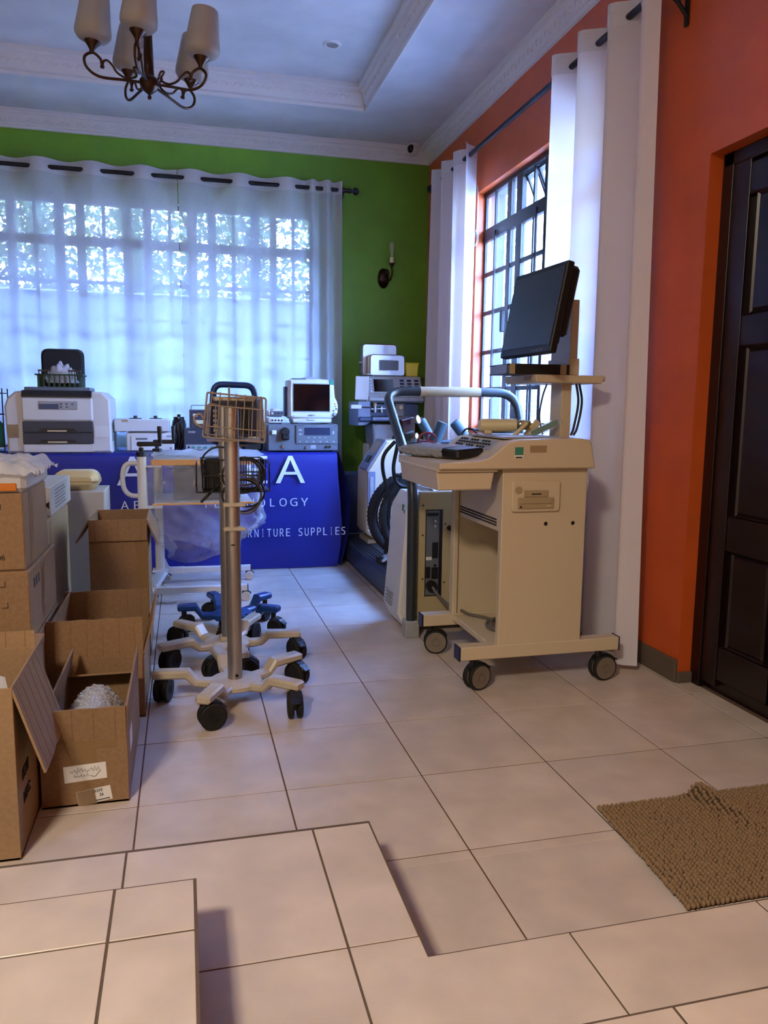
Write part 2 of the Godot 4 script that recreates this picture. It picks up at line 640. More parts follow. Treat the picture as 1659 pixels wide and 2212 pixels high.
func build_shell() -> void:
	# lower floor
	var sh := Sh.new().box(Vector3(-0.3, -0.1016, -3.6), Vector3(4.75, 0.2, 5.3))
	var fl := struct("floor", sh, "grout", "beige ceramic tile floor of the lower room")
	tiles(fl, XL, 1.945, ZB, -1.646, 0.658, -2.482, 0.0)
	tiles(fl, 0.395, 1.945, -1.646, -1.186, 0.658, -2.482, 0.0)
	# the two tiled steps up to the hall
	sh = Sh.new()
	sh.box(Vector3((XL + 0.395) / 2, 0.0615, (-1.646 + ZF) / 2), Vector3(0.395 - XL, 0.134, ZF + 1.646))
	sh.box(Vector3((0.395 + 1.95) / 2, 0.0615, (-1.186 + ZF) / 2), Vector3(1.95 - 0.395, 0.134, ZF + 1.186))
	var s1 := struct("floor_step", sh, "concrete", "lower tiled step along the front of the room")
	tiles(s1, XL, 0.391, -1.642, -1.238, 0.262, -1.638, 0.13)
	tiles(s1, XL, 0.262, -1.238, -0.851, 0.262, -1.638, 0.13)
	tiles(s1, 0.662, 1.95, -1.182, -0.851, 0.262, -1.638, 0.13)
	# the tile at the inner corner is cut to an L
	var lt := Sh.new().at(Transform3D(Basis(Vector3.RIGHT, Vector3(0, 0, 1), Vector3(0, -1, 0)), Vector3(0, 0.13, 0)))
	lt.prism(V([0.264, -1.236, 0.391, -1.236, 0.391, -1.182, 0.660, -1.182, 0.660, -0.853, 0.264, -0.853]), 0.0, 0.010)
	part(s1, "tile", lt, "tile1")
	sh = Sh.new()
	sh.box(Vector3((XL + 0.004) / 2, 0.1915, (-1.305 + ZF) / 2), Vector3(0.004 - XL, 0.134, ZF + 1.305))
	sh.box(Vector3((0.004 + 1.95) / 2, 0.1915, (-0.851 + ZF) / 2), Vector3(1.95 - 0.004, 0.134, ZF + 0.851))
	var s2 := struct("floor_step", sh, "concrete", "upper tiled step at the lower left corner of the photo")
	tiles(s2, XL, -0.001, -1.301, -0.853, -0.131, -1.166, 0.26)
	tiles(s2, XL, 1.95, -0.847, ZF, 0.239, -0.853, 0.26)
	# walls: boxes left open where windows and the door are
	var T := 0.2
	var back := Sh.new()
	wall_x(back, ZB - T, ZB, XL - T, XR + T, -0.1, 3.4, [BW0, BW1, WY0, WY1])
	struct("wall_back", back, "green_paint", "lime green back wall behind the covered table")
	var right := Sh.new()
	var outer := Sh.new()
	wall_z(outer, XR + 0.1, XR + T, ZB, ZF + T, -0.1, 3.4, [[RW0, RW1, WY0R, WY1R], [-2.606, -1.70, -0.1, 2.0]])
	struct("wall_outer", outer, "wall_plaster", "plastered outer face of the right wall, unseen")
	wall_z(right, XR, XR + 0.1, ZB, ZF + T, -0.1, 3.4, [[RW0, RW1, WY0R, WY1R], [-2.606, -1.70, -0.1, 2.0]])
	struct("wall_right", right, "orange_paint", "burnt orange right wall with window and door")
	struct("wall_left", Sh.new().box(Vector3(XL - T / 2, 1.65, (ZB + ZF) / 2), Vector3(T, 3.5, ZF - ZB + 0.4)), "hall_paint", "plain wall outside the left of the photo")
	struct("wall_front", Sh.new().box(Vector3((XL + XR) / 2, 1.65, ZF + T / 2), Vector3(XR - XL + 0.4, 3.5, T)), "hall_paint", "plain wall behind the camera")
	# ceiling: lower rim round a raised tray
	var c := Sh.new()
	var tx0 := -1.75
	var tx1 := 1.225
	var tz0 := -5.37
	var tz1 := -1.3
	c.box(Vector3((XL + XR) / 2, YC + 0.1, (ZB + tz0) / 2), Vector3(XR - XL, 0.2, tz0 - ZB))
	c.box(Vector3((XL + XR) / 2, YC + 0.1, (ZF + tz1) / 2), Vector3(XR - XL, 0.2, ZF - tz1))
	c.box(Vector3((XL + tx0) / 2, YC + 0.1, (tz0 + tz1) / 2), Vector3(tx0 - XL, 0.2, tz1 - tz0))
	c.box(Vector3((XR + tx1) / 2, YC + 0.1, (tz0 + tz1) / 2), Vector3(XR - tx1, 0.2, tz1 - tz0))
	c.box(Vector3((tx0 + tx1) / 2, YT + 0.1, (tz0 + tz1) / 2), Vector3(tx1 - tx0, 0.2, tz1 - tz0))
	struct("ceiling", c, "ceiling_paint", "white ceiling with a raised tray in the middle")
	struct("roof", Sh.new().box(Vector3(-0.45, 3.46, -1.7), Vector3(5.1, 0.14, 9.6)), "concrete", "flat roof slab above the ceiling, unseen")
	# cornice along back and right walls (profile: x away from wall, y height)
	var prof := V([0, 2.915, 0.016, 2.918, 0.016, 2.930, 0.026, 2.934, 0.026, 2.942, 0.036, 2.948, 0.060, 2.972, 0.066, 2.990, 0.078, 2.994, 0.078, 3.008, 0.090, 3.012, 0.090, 3.021, 0, 3.021])
	var t1 := struct("trim_1", Sh.new().at(Transform3D(Basis(Vector3(0, 0, 1), Vector3.UP, Vector3(-1, 0, 0)), Vector3(0, 0, ZB))).prism(prof, -XR, -XL), "cornice", "white moulded cornice above the green wall")
	var t2 := struct("trim_2", Sh.new().at(Transform3D(Basis(Vector3(-1, 0, 0), Vector3.UP, Vector3(0, 0, -1)), Vector3(XR, 0, 0))).prism(prof, -ZF, -ZB), "cornice", "white moulded cornice above the orange wall")
	# relief leaves on the cornice
	var orn := Sh.new()
	var x := XL + 0.1
	while x < XR - 0.12:
		leaf_scroll(orn, Transform3D(Basis(Vector3(1, 0, 0), Vector3(0, 0.7071, 0.7071), Vector3(0, -0.7071, 0.7071)), Vector3(x, 2.961, ZB + 0.049)))
		x += 0.105
	part(t1, "ornament", orn, "cornice", "raised leaf scrolls").set_meta("kind", "stuff")
	orn = Sh.new()
	var z := ZB + 0.14
	while z < -1.0:
		leaf_scroll(orn, Transform3D(Basis(Vector3(0, 0, 1), Vector3(-0.7071, 0.7071, 0), Vector3(-0.7071, -0.7071, 0)), Vector3(XR - 0.049, 2.961, z)))
		z += 0.105
	part(t2, "ornament", orn, "cornice", "raised leaf scrolls").set_meta("kind", "stuff")
	# moulding round the tray
	var tp := V([0, 3.012, 0.012, 3.012, 0.016, 3.030, 0.008, 3.044, 0.020, 3.052, 0.030, 3.075, 0.040, 3.110, 0.052, 3.116, 0.052, 3.126, 0.070, 3.136, 0.070, 3.161, 0, 3.161])
	var t3 := struct("trim_3", Sh.new().at(Transform3D(Basis(Vector3(0, 0, 1), Vector3.UP, Vector3(-1, 0, 0)), Vector3(0, 0, tz0))).prism(tp, -tx1 + 0.02, -tx0), "cornice", "white moulding on the far side of the ceiling tray")
	var t4 := struct("trim_4", Sh.new().at(Transform3D(Basis(Vector3(-1, 0, 0), Vector3.UP, Vector3(0, 0, -1)), Vector3(tx1, 0, 0))).prism(tp, -tz1, -tz0), "cornice", "white moulding on the right side of the ceiling tray")
	struct("trim_5", Sh.new().at(Transform3D(Basis(Vector3(1, 0, 0), Vector3.UP, Vector3(0, 0, 1)), Vector3(tx0, 0, 0))).prism(tp, tz0, tz1), "cornice", "white moulding on the left side of the ceiling tray")
	orn = Sh.new()
	x = tx0 + 0.1
	while x < tx1 - 0.1:
		leaf_scroll(orn, Transform3D(Basis(Vector3(1, 0, 0), Vector3(0, 0.96, 0.27), Vector3(0, -0.27, 0.96)) * 0.8, Vector3(x, 3.085, tz0 + 0.033)))
		x += 0.085
	part(t3, "ornament", orn, "cornice", "raised leaf scrolls").set_meta("kind", "stuff")
	orn = Sh.new()
	z = tz0 + 0.12
	while z < tz1 - 0.1:
		leaf_scroll(orn, Transform3D(Basis(Vector3(0, 0, 1), Vector3(-0.27, 0.96, 0), Vector3(-0.96, -0.27, 0)) * 0.8, Vector3(tx1 - 0.033, 3.085, z)))
		z += 0.085
	part(t4, "ornament", orn, "cornice", "raised leaf scrolls").set_meta("kind", "stuff")
	# cement baseboard: only where the curtain leaves it bare
	var bb := Sh.new()
	bb.box(Vector3(XR - 0.007, 0.046, (-2.606 + ZB) / 2), Vector3(0.015, 0.092, -2.606 - ZB), 0.003)
	bb.box(Vector3(XR + 0.033, 0.022, -2.600), Vector3(0.075, 0.045, 0.012), 0.003)
	bb.box(Vector3(XR - 0.007, 0.046, (-1.70 - 1.19) / 2), Vector3(0.015, 0.092, 0.51), 0.003)
	struct("baseboard_right", bb, "concrete", "bare cement skirting strip at the foot of the orange wall")
	# the door in its recess
	var d := Node3D.new()
	d.name = "door_1"
	add_child(d)
	d.set_meta("kind", "structure")
	d.set_meta("label", "dark brown panelled wooden door in the orange wall")
	d.position = Vector3(1.955, 0, -2.153)
	part(d, "door_leaf", Sh.new().box(Vector3(0.028, 1.0, 0), Vector3(0.03, 2.0, 0.9)), "door_wood")
	var fr := Sh.new()
	for s in [-1.0, 1.0]:
		fr.box(Vector3(0.0, 1.0, s * 0.425), Vector3(0.036, 2.0, 0.056), 0.001)
		fr.box(Vector3(0.004, 1.0, s * 0.355), Vector3(0.03, 1.94, 0.085), 0.001)
	fr.box(Vector3(0.0, 1.975, 0), Vector3(0.036, 0.05, 0.9), 0.005)
	for y in [0.12, 0.62, 1.36, 1.885]:
		fr.box(Vector3(0.006, y, 0), Vector3(0.026, 0.13 if y < 1 else 0.11, 0.66), 0.004)
	fr.box(Vector3(0.006, 1.0, 0), Vector3(0.026, 1.9, 0.10), 0.004)
	part(d, "door_frame", fr, "door_wood")
	for y in [[0.19, 0.55], [0.69, 1.30], [1.42, 1.83]]:
		for s in [-1.0, 1.0]:
			part(d, "panel", Sh.new().at(Transform3D(Basis(Vector3(0, 0, 1), Vector3.UP, Vector3(-1, 0, 0)), Vector3(0, 0, s * 0.181))).prism(V([-0.10, y[0], 0.10, y[0], 0.10, y[1], -0.10, y[1]]), -0.015, 0.002, 0.016), "door_wood")
	part(d, "handle", Sh.new().tube(bent([Vector3(-0.02, 1.0, 0.36), Vector3(-0.06, 1.0, 0.36), Vector3(-0.06, 1.0, 0.24)], 0.02), 0.009), "brushed")
	# light in the hall behind the camera: a ceiling panel on the left
	var lamp := thing("ceiling_lamp", "square ceiling lamp of the hall behind the camera", "lamp", Vector3(-1.25, YC, 0.75))
	part(lamp, "lamp_body", Sh.new().box(Vector3(0, -0.02, 0), Vector3(0.56, 0.04, 0.56), 0.006), "white_plastic")
	part(lamp, "lamp_diffuser", Sh.new().box(Vector3(0, -0.045, 0), Vector3(0.5, 0.012, 0.5), 0.004), "lamp_glow")
	var al := AreaLight3D.new()
	al.name = "hall_light"
	al.area_size = Vector2(0.5, 0.5)
	al.light_color = Color(1.0, 0.92, 0.83)
	al.light_energy = WARM
	al.shadow_enabled = true
	lamp.add_child(al)
	al.position = Vector3(0, -0.055, 0)
	al.rotation.x = -PI / 2

const WARM := 17.0
const BW0 := -1.75
const BW1 := 1.0
const WY0 := 0.92
const WY1 := 2.50
const RW0 := -4.985
const RW1 := -3.36
const WY0R := 0.935
const WY1R := 2.45

func leaf_scroll(sh: Sh, t: Transform3D) -> void:
	sh.xf = t
	sh.tube(curve([Vector3(-0.040, -0.008, 0), Vector3(-0.015, 0.012, 0.002), Vector3(0.010, 0.004, 0.002), Vector3(0.020, -0.010, 0.001), Vector3(0.008, -0.014, 0), Vector3(0.004, -0.006, 0)], 2), 0.0036, 5)
	sh.sphere(Vector3(0.036, 0.004, 0), Vector3(0.010, 0.007, 0.005), 6, 4)
	sh.xf = Transform3D()

# wall across x with one opening; wall along z with several
func wall_x(sh: Sh, z0: float, z1: float, x0: float, x1: float, y0: float, y1: float, o: Array) -> void:
	var zc := (z0 + z1) / 2
	var zt := z1 - z0
	sh.box(Vector3((x0 + o[0]) / 2, (y0 + y1) / 2, zc), Vector3(o[0] - x0, y1 - y0, zt))
	sh.box(Vector3((x1 + o[1]) / 2, (y0 + y1) / 2, zc), Vector3(x1 - o[1], y1 - y0, zt))
	sh.box(Vector3((o[0] + o[1]) / 2, (y0 + o[2]) / 2, zc), Vector3(o[1] - o[0], o[2] - y0, zt))
	sh.box(Vector3((o[0] + o[1]) / 2, (y1 + o[3]) / 2, zc), Vector3(o[1] - o[0], y1 - o[3], zt))

func wall_z(sh: Sh, x0: float, x1: float, z0: float, z1: float, y0: float, y1: float, opens: Array) -> void:
	var xc := (x0 + x1) / 2
	var xt := x1 - x0
	var z := z0
	for o in opens:
		sh.box(Vector3(xc, (y0 + y1) / 2, (z + o[0]) / 2), Vector3(xt, y1 - y0, o[0] - z))
		if o[2] > y0:
			sh.box(Vector3(xc, (y0 + o[2]) / 2, (o[0] + o[1]) / 2), Vector3(xt, o[2] - y0, o[1] - o[0]))
		sh.box(Vector3(xc, (y1 + o[3]) / 2, (o[0] + o[1]) / 2), Vector3(xt, y1 - o[3], o[1] - o[0]))
		z = o[1]
	sh.box(Vector3(xc, (y0 + y1) / 2, (z + z1) / 2), Vector3(xt, y1 - y0, z1 - z))

# ---------------------------------------------------------------- windows
# a steel casement in the xy plane: cols = list of [x0, x1] glass bays, rows = list of [y0, y1]
func steel_window(called: String, label: String, xf: Transform3D, cols: Array, rows: Array, x0: float, x1: float, y0: float, y1: float, vents: Array) -> Node3D:
	var w := Node3D.new()
	w.name = called
	add_child(w)
	w.transform = xf
	w.set_meta("kind", "structure")
	w.set_meta("label", label)
	var f := Sh.new()
	f.box(Vector3((x0 + x1) / 2, y1 - 0.015, 0), Vector3(x1 - x0, 0.03, 0.035), 0.003)
	f.box(Vector3((x0 + x1) / 2, y0 + 0.015, 0), Vector3(x1 - x0, 0.03, 0.035), 0.003)
	# uprights between bays
	var edge := x0
	for i in cols.size() + 1:
		var nxt: float = cols[i][0] if i < cols.size() else x1
		if nxt - edge > 0.004:
			f.box(Vector3((edge + nxt) / 2, (y0 + y1) / 2, 0), Vector3(nxt - edge, y1 - y0, 0.032 if nxt - edge > 0.03 else 0.02), 0.002)
		if i < cols.size():
			edge = cols[i][1]
	part(w, "window_frame", f, "steel_black")
	for i in rows.size() - 1:
		var a: float = rows[i][1]
		var b: float = rows[i + 1][0]
		part(w, "glazing_bar", Sh.new().box(Vector3((x0 + x1) / 2, (a + b) / 2, 0.004), Vector3(x1 - x0, b - a, 0.03 if b - a > 0.04 else 0.016), 0.002), "steel_black")
	var cache := {}
	for i in cols.size():
		for j in rows.size():
			var a: Array = cols[i]
			var b: Array = rows[j]
			var k := "%.3f %.3f" % [a[1] - a[0], b[1] - b[0]]
			if not cache.has(k):
				cache[k] = Sh.new().box(Vector3.ZERO, Vector3(a[1] - a[0], b[1] - b[0], 0.003)).mesh()
			if vents.has(i) and j == rows.size() - 1:
				var v := Node3D.new()
				v.name = "vent_sash"
				w.add_child(v, true)
				v.position = Vector3((a[0] + a[1]) / 2, b[1] - 0.005, -0.01)
				v.rotation.x = 0.42
				var hh: float = b[1] - b[0]
				var ww: float = a[1] - a[0]
				var s := Sh.new()
				for sg in [-1.0, 1.0]:
					s.box(Vector3(sg * (ww / 2 - 0.004), -hh / 2, 0), Vector3(0.016, hh, 0.016), 0.002)
				s.box(Vector3(0, -hh + 0.008, 0), Vector3(ww, 0.016, 0.016), 0.002)
				s.box(Vector3(0, -0.006, 0), Vector3(ww, 0.014, 0.016), 0.002)
				part(v, "sash_frame", s, "steel_black")
				part(v, "pane", Sh.new().box(Vector3(0, -hh / 2, 0), Vector3(ww - 0.02, hh - 0.02, 0.003)), "clear_glass")
				continue
			var o := MeshInstance3D.new()
			o.name = "pane"
			o.mesh = cache[k]
			o.material_override = M["clear_glass"]
			w.add_child(o, true)
			o.position = Vector3((a[0] + a[1]) / 2, (b[0] + b[1]) / 2, 0)
	return w

func build_windows() -> void:
	var rows := [[0.95, 1.17], [1.195, 1.42], [1.445, 1.666], [1.69, 1.922], [1.947, 2.185], [2.248, 2.455]]
	var cols := []
	for k in range(6, -1, -1):
		var c := 0.622 - 0.456 * k
		if k == 6:
			cols.append([-1.72, -1.655])
			cols.append([-1.63, -1.515])
		if k == 6:
			continue
		cols.append([c - 0.358, c - 0.243] if k < 5 else [c - 0.358, c - 0.243])
		cols.append([c - 0.219, c - 0.104])
		cols.append([c - 0.04, c + 0.04])
	cols = cols.filter(func(c): return c[0] > -1.74 and c[1] < 0.70)
	cols = cols.filter(func(c): return c[0] > -1.5)
	cols.push_front([-1.63, -1.56])
	cols.append([0.711, 0.826])
	cols.append([0.850, 0.962])
	steel_window("window_1", "black steel casement window behind the sheer curtains", Transform3D(Basis(), Vector3(0, 0, ZB - 0.09)), cols, rows, BW0, BW1, WY0, WY1, [])
	# right wall: local x runs towards the camera (world +z), local z points into the room (-x)
	var b := Basis(Vector3(0, 0, 1), Vector3.UP, Vector3(-1, 0, 0))
	var rr := [[0.965, 1.18], [1.205, 1.42], [1.445, 1.672], [1.697, 1.918], [1.943, 2.14], [2.215, 2.42]]
	var rc := [[-4.962, -4.813], [-4.797, -4.60], [-4.544, -4.464], [-4.387, -4.247], [-4.229, -4.09], [-4.03, -3.95], [-3.88, -3.72], [-3.70, -3.54], [-3.50, -3.39]]
	var w := steel_window("window_2", "black steel window with an open top vent in the orange wall", Transform3D(b, Vector3(XR + 0.065, 0, 0)), rc, rr, RW0, RW1, WY0R, WY1R, [3, 4])
	# security bars inside, and the stay handle
	var bars := Sh.new()
	for z in [-4.745, -4.15]:
		bars.box(Vector3(z, 1.55, 0.03), Vector3(0.012, 1.25, 0.012), 0.002)
	part(w, "security_bar", bars, "steel_black")
	part(w, "stay_handle", Sh.new().box(Vector3(-4.565, 1.60, 0.04), Vector3(0.022, 0.13, 0.03), 0.004), "steel_black")
	struct("window_sill", Sh.new().box(Vector3(XR + 0.06, WY0R - 0.006, (RW0 + RW1) / 2), Vector3(0.16, 0.014, RW1 - RW0), 0.004), "stone_grey", "narrow grey sill under the orange wall window")

# ---------------------------------------------------------------- outside
func tree(called: String, label: String, pos: Vector3, h: float, rad: Vector3, count: int, leaf: float, m: String, group := "") -> void:
	var t := thing(called, label, "tree", pos, 0.0, group)
	var tr := Sh.new()
	tr.tube(curve([Vector3(0, 0, 0), Vector3(0.05, h * 0.3, 0.04), Vector3(-0.05, h * 0.6, 0), Vector3(0.02, h * 0.95, 0.03)], 4), 0.07, 8)
	for k in 7:
		var a := k * 2.4
		tr.tube(curve([Vector3(0, h * (0.35 + 0.06 * k), 0), Vector3(cos(a) * rad.x * 0.4, h * (0.45 + 0.06 * k), sin(a) * rad.z * 0.4), Vector3(cos(a) * rad.x * 0.8, h * (0.48 + 0.07 * k), sin(a) * rad.z * 0.8)], 3), 0.025, 6)
	part(t, "trunk", tr, "bark")
	var lm := Sh.new()
	lm.quad(Vector3(0, 0, 0), Vector3(leaf * 0.3, leaf * 0.5, 0.01), Vector3(0, leaf, 0), Vector3(-leaf * 0.3, leaf * 0.5, 0.01), Vector3.BACK)
	var mm := MultiMesh.new()
	mm.transform_format = MultiMesh.TRANSFORM_3D
	mm.mesh = lm.mesh()
	mm.instance_count = count
	for i in count:
		var d := Vector3(rng.randfn(), rng.randfn(), rng.randfn()).normalized() * pow(rng.randf(), 0.45)
		var clump := Vector3(sin(d.x * 7.0 + d.y * 3.0), sin(d.y * 6.0 + d.z * 2.0), sin(d.z * 7.0 + d.x * 4.0)) * 0.12
		var p := Vector3(0, h * 0.72, 0) + (d + clump) * rad
		mm.set_instance_transform(i, Transform3D(Basis.from_euler(Vector3(rng.randf() * TAU, rng.randf() * TAU, rng.randf() * TAU)), p))
	var mi := MultiMeshInstance3D.new()
	mi.name = "foliage"
	mi.multimesh = mm
	mi.material_override = M[m]
	mi.set_meta("kind", "stuff")
	t.add_child(mi)

func build_outside() -> void:
	struct("ground", Sh.new().box(Vector3(4, -0.35, -12), Vector3(60, 0.3, 60)), "ground", "bare yard outside the windows")
	struct("wall_garden", Sh.new().box(Vector3(-0.6, 0.95, -9.1), Vector3(11, 2.6, 0.2), 0.02), "wall_plaster", "pale plastered garden wall behind the back window")
	struct("wall_garden_side", Sh.new().box(Vector3(9.2, 0.6, -6.0), Vector3(0.2, 1.9, 24.0), 0.02), "wall_plaster", "pale boundary wall beyond the right window")
	struct("pillar", Sh.new().box(Vector3(2.40, 1.8, -6.45), Vector3(0.40, 4.2, 0.3), 0.02), "stone_grey", "rough grey rendered pillar outside the right window")
	struct("wall_wing", Sh.new().box(Vector3(-3.1, 1.7, -8.2), Vector3(0.6, 4.2, 4.2), 0.02), "wall_plaster", "wing of the house left of the back window, unseen")
	struct("eave", Sh.new().box(Vector3(-0.6, 2.82, -6.80), Vector3(5.4, 0.14, 1.1), 0.01), "stone_grey", "grey eave above the back window")
	struct("eave", Sh.new().box(Vector3(2.24, 2.80, -3.6), Vector3(0.32, 0.14, 5.6), 0.01), "stone_grey", "grey eave above the right window")
	tree("garden_tree", "leafy tree over the garden wall at the left of the back window", Vector3(-2.6, -0.2, -11.2), 4.6, Vector3(2.1, 2.1, 1.1), 15000, 0.12, "leaf_a", "trees behind the back window")
	tree("garden_tree", "leafy tree over the garden wall near the middle of the back window", Vector3(0.2, -0.2, -11.6), 4.8, Vector3(1.9, 2.2, 1.0), 14000, 0.12, "leaf_b", "trees behind the back window")
	tree("garden_tree", "leafy tree over the garden wall at the right of the back window", Vector3(2.9, -0.2, -11.3), 4.5, Vector3(1.9, 2.1, 1.0), 14000, 0.12, "leaf_a", "trees behind the back window")
	tree("garden_shrub", "green shrub above the boundary wall seen through the right window", Vector3(9.9, -0.2, -18.2), 3.6, Vector3(1.6, 1.2, 1.6), 1200, 0.30, "leaf_b")
	# neighbouring house, sunlit
	var h := thing("neighbour_house", "sunlit cream house beyond the right window", "building", Vector3(12.0, -0.2, -18.0))
	part(h, "house_wall", Sh.new().box(Vector3(3.0, 5.0, 2.0), Vector3(6.0, 10.0, 34.0), 0.05), "house_cream")
	for y in [1.4, 4.6, 7.4]:
		for z in [-9.0, -5.5, -2.0, 1.5, 5.0, 8.5]:
			var wn := part(h, "window_unit", Sh.new().box(Vector3(0.0, y + 0.6, z), Vector3(0.12, 1.3, 1.2), 0.02), "pale_grey")
			part(wn, "pane", Sh.new().box(Vector3(-0.05, y + 0.6, z - 0.28), Vector3(0.05, 1.1, 0.5)), "slate")
			part(wn, "pane", Sh.new().box(Vector3(-0.05, y + 0.6, z + 0.28), Vector3(0.05, 1.1, 0.5)), "slate")
	part(h, "string_course", Sh.new().box(Vector3(-0.03, 3.6, 2.0), Vector3(0.12, 0.2, 34.0), 0.02), "white_plastic")
	# rattan chair back outside the window
	var rch := thing("rattan_chair", "grey woven rattan chair standing outside the right window", "chair", Vector3(2.62, -0.2, -5.90), PI * 0.5)
	var fr := Sh.new()
	fr.tube(bent([Vector3(0, 0, -0.28), Vector3(0, 1.42, -0.28), Vector3(0, 1.62, -0.12), Vector3(0, 1.62, 0.12), Vector3(0, 1.42, 0.28), Vector3(0, 0, 0.28)], 0.12), 0.022, 8)
	fr.tube([Vector3(0, 0.5, 0), Vector3(0, 1.6, 0)], 0.018, 8)
	fr.box(Vector3(0.3, 0.62, 0), Vector3(0.6, 0.06, 0.6), 0.02)
	for s in [-0.26, 0.26]:
		fr.cyl(Vector3(0.55, 0, s), Vector3(0.55, 0.6, s), 0.02)
	part(rch, "chair_frame", fr, "mid_grey")
	for k in 24:
		part(rch, "slat", Sh.new().box(Vector3(0, 0.66 + k * 0.038, 0), Vector3(0.010, 0.021, 0.55), 0.002), "pale_grey" if k % 3 else "mid_grey")
	var wv := Sh.new()
	for k in 22:
		wv.box(Vector3(0.006, 1.1, -0.26 + k * 0.0248), Vector3(0.006, 0.96, 0.009))
	part(rch, "weave", wv, "pale_grey").set_meta("kind", "stuff")

# ---------------------------------------------------------------- curtains
# cloth hung along a rod: f(s, t) gives the point at s along the rod (0..1) and t down (0..1)
func drape(parent: Node3D, f: Callable, cols: int, rows: int, us: float, vs: float, m := "sheer") -> void:
	var P := []
	for i in rows + 1:
		var row := []
		for j in cols + 1:
			row.append(f.call(float(j) / cols, float(i) / rows))
		P.append(row)
	part(parent, "cloth", Sh.new().grid(P, us, vs), m)
	var Q := []
	for i in 4:
		var row := []
		for j in cols + 1:
			var p: Vector3 = f.call(float(j) / cols, 0.034 * i / 3.0)
			var q: Vector3 = f.call(minf(1.0, (j + 1.0) / cols), 0.034 * i / 3.0)
			var d := (q - p)
			var nrm := Vector3(-d.z, 0, d.x).normalized() * 0.003
			row.append(p + nrm)
		Q.append(row)
	part(parent, "heading", Sh.new().grid(Q, us, vs * 0.034), "sheer_heading", "doubled heading strip")

func rod(called: String, label: String, a: Vector3, b: Vector3, wall: Vector3, bracket_at: Array) -> void:
	var o := thing(called, label, "curtain rod", a)
	var d := b - a
	part(o, "pole", Sh.new().cyl(Vector3.ZERO, d, 0.0145, -1, 14), "rod")
	var dn := d.normalized()
	for e in [[Vector3.ZERO, -dn], [d, dn]]:
		var q: Vector3 = e[0]
		var n: Vector3 = e[1]
		var s := Sh.new()
		s.tube([q - n * 0.01, q + n * 0.012, q + n * 0.014, q + n * 0.024], [0.017, 0.017, 0.008, 0.008], 12)
		s.tube([q + n * 0.024, q + n * 0.032, q + n * 0.048, q + n * 0.062, q + n * 0.072], [0.008, 0.022, 0.028, 0.020, 0.004], 14)
		part(o, "finial", s, "rod")
	for t in bracket_at:
		var q: Vector3 = d * t
		var s := Sh.new()
		s.tube([q + wall + Vector3(0, 0.03, 0), q + wall * 0.5 + Vector3(0, 0.004, 0), q], 0.007, 8)
		s.tube([q + wall + Vector3(0, -0.10, 0), q + wall * 0.55 + Vector3(0, -0.05, 0), q + Vector3(0, -0.01, 0)], 0.008, 8)
		s.tube([q + wall * 0.5 + Vector3(0, 0.004, 0), q + wall * 0.62 + Vector3(0, -0.045, 0)], 0.005, 6)
		var w := wall.normalized()
		s.at(Transform3D(Basis(w.cross(Vector3.UP), Vector3.UP, -w), q + wall - w * 0.004)).prism(rrect(-0.012, -0.13, 0.012, 0.05, 0.006), 0, 0.006)
		s.xf = Transform3D()
		s.tube([q - dn * 0.012, q + dn * 0.012], 0.0165, 12)
		part(o, "bracket", s, "rod")

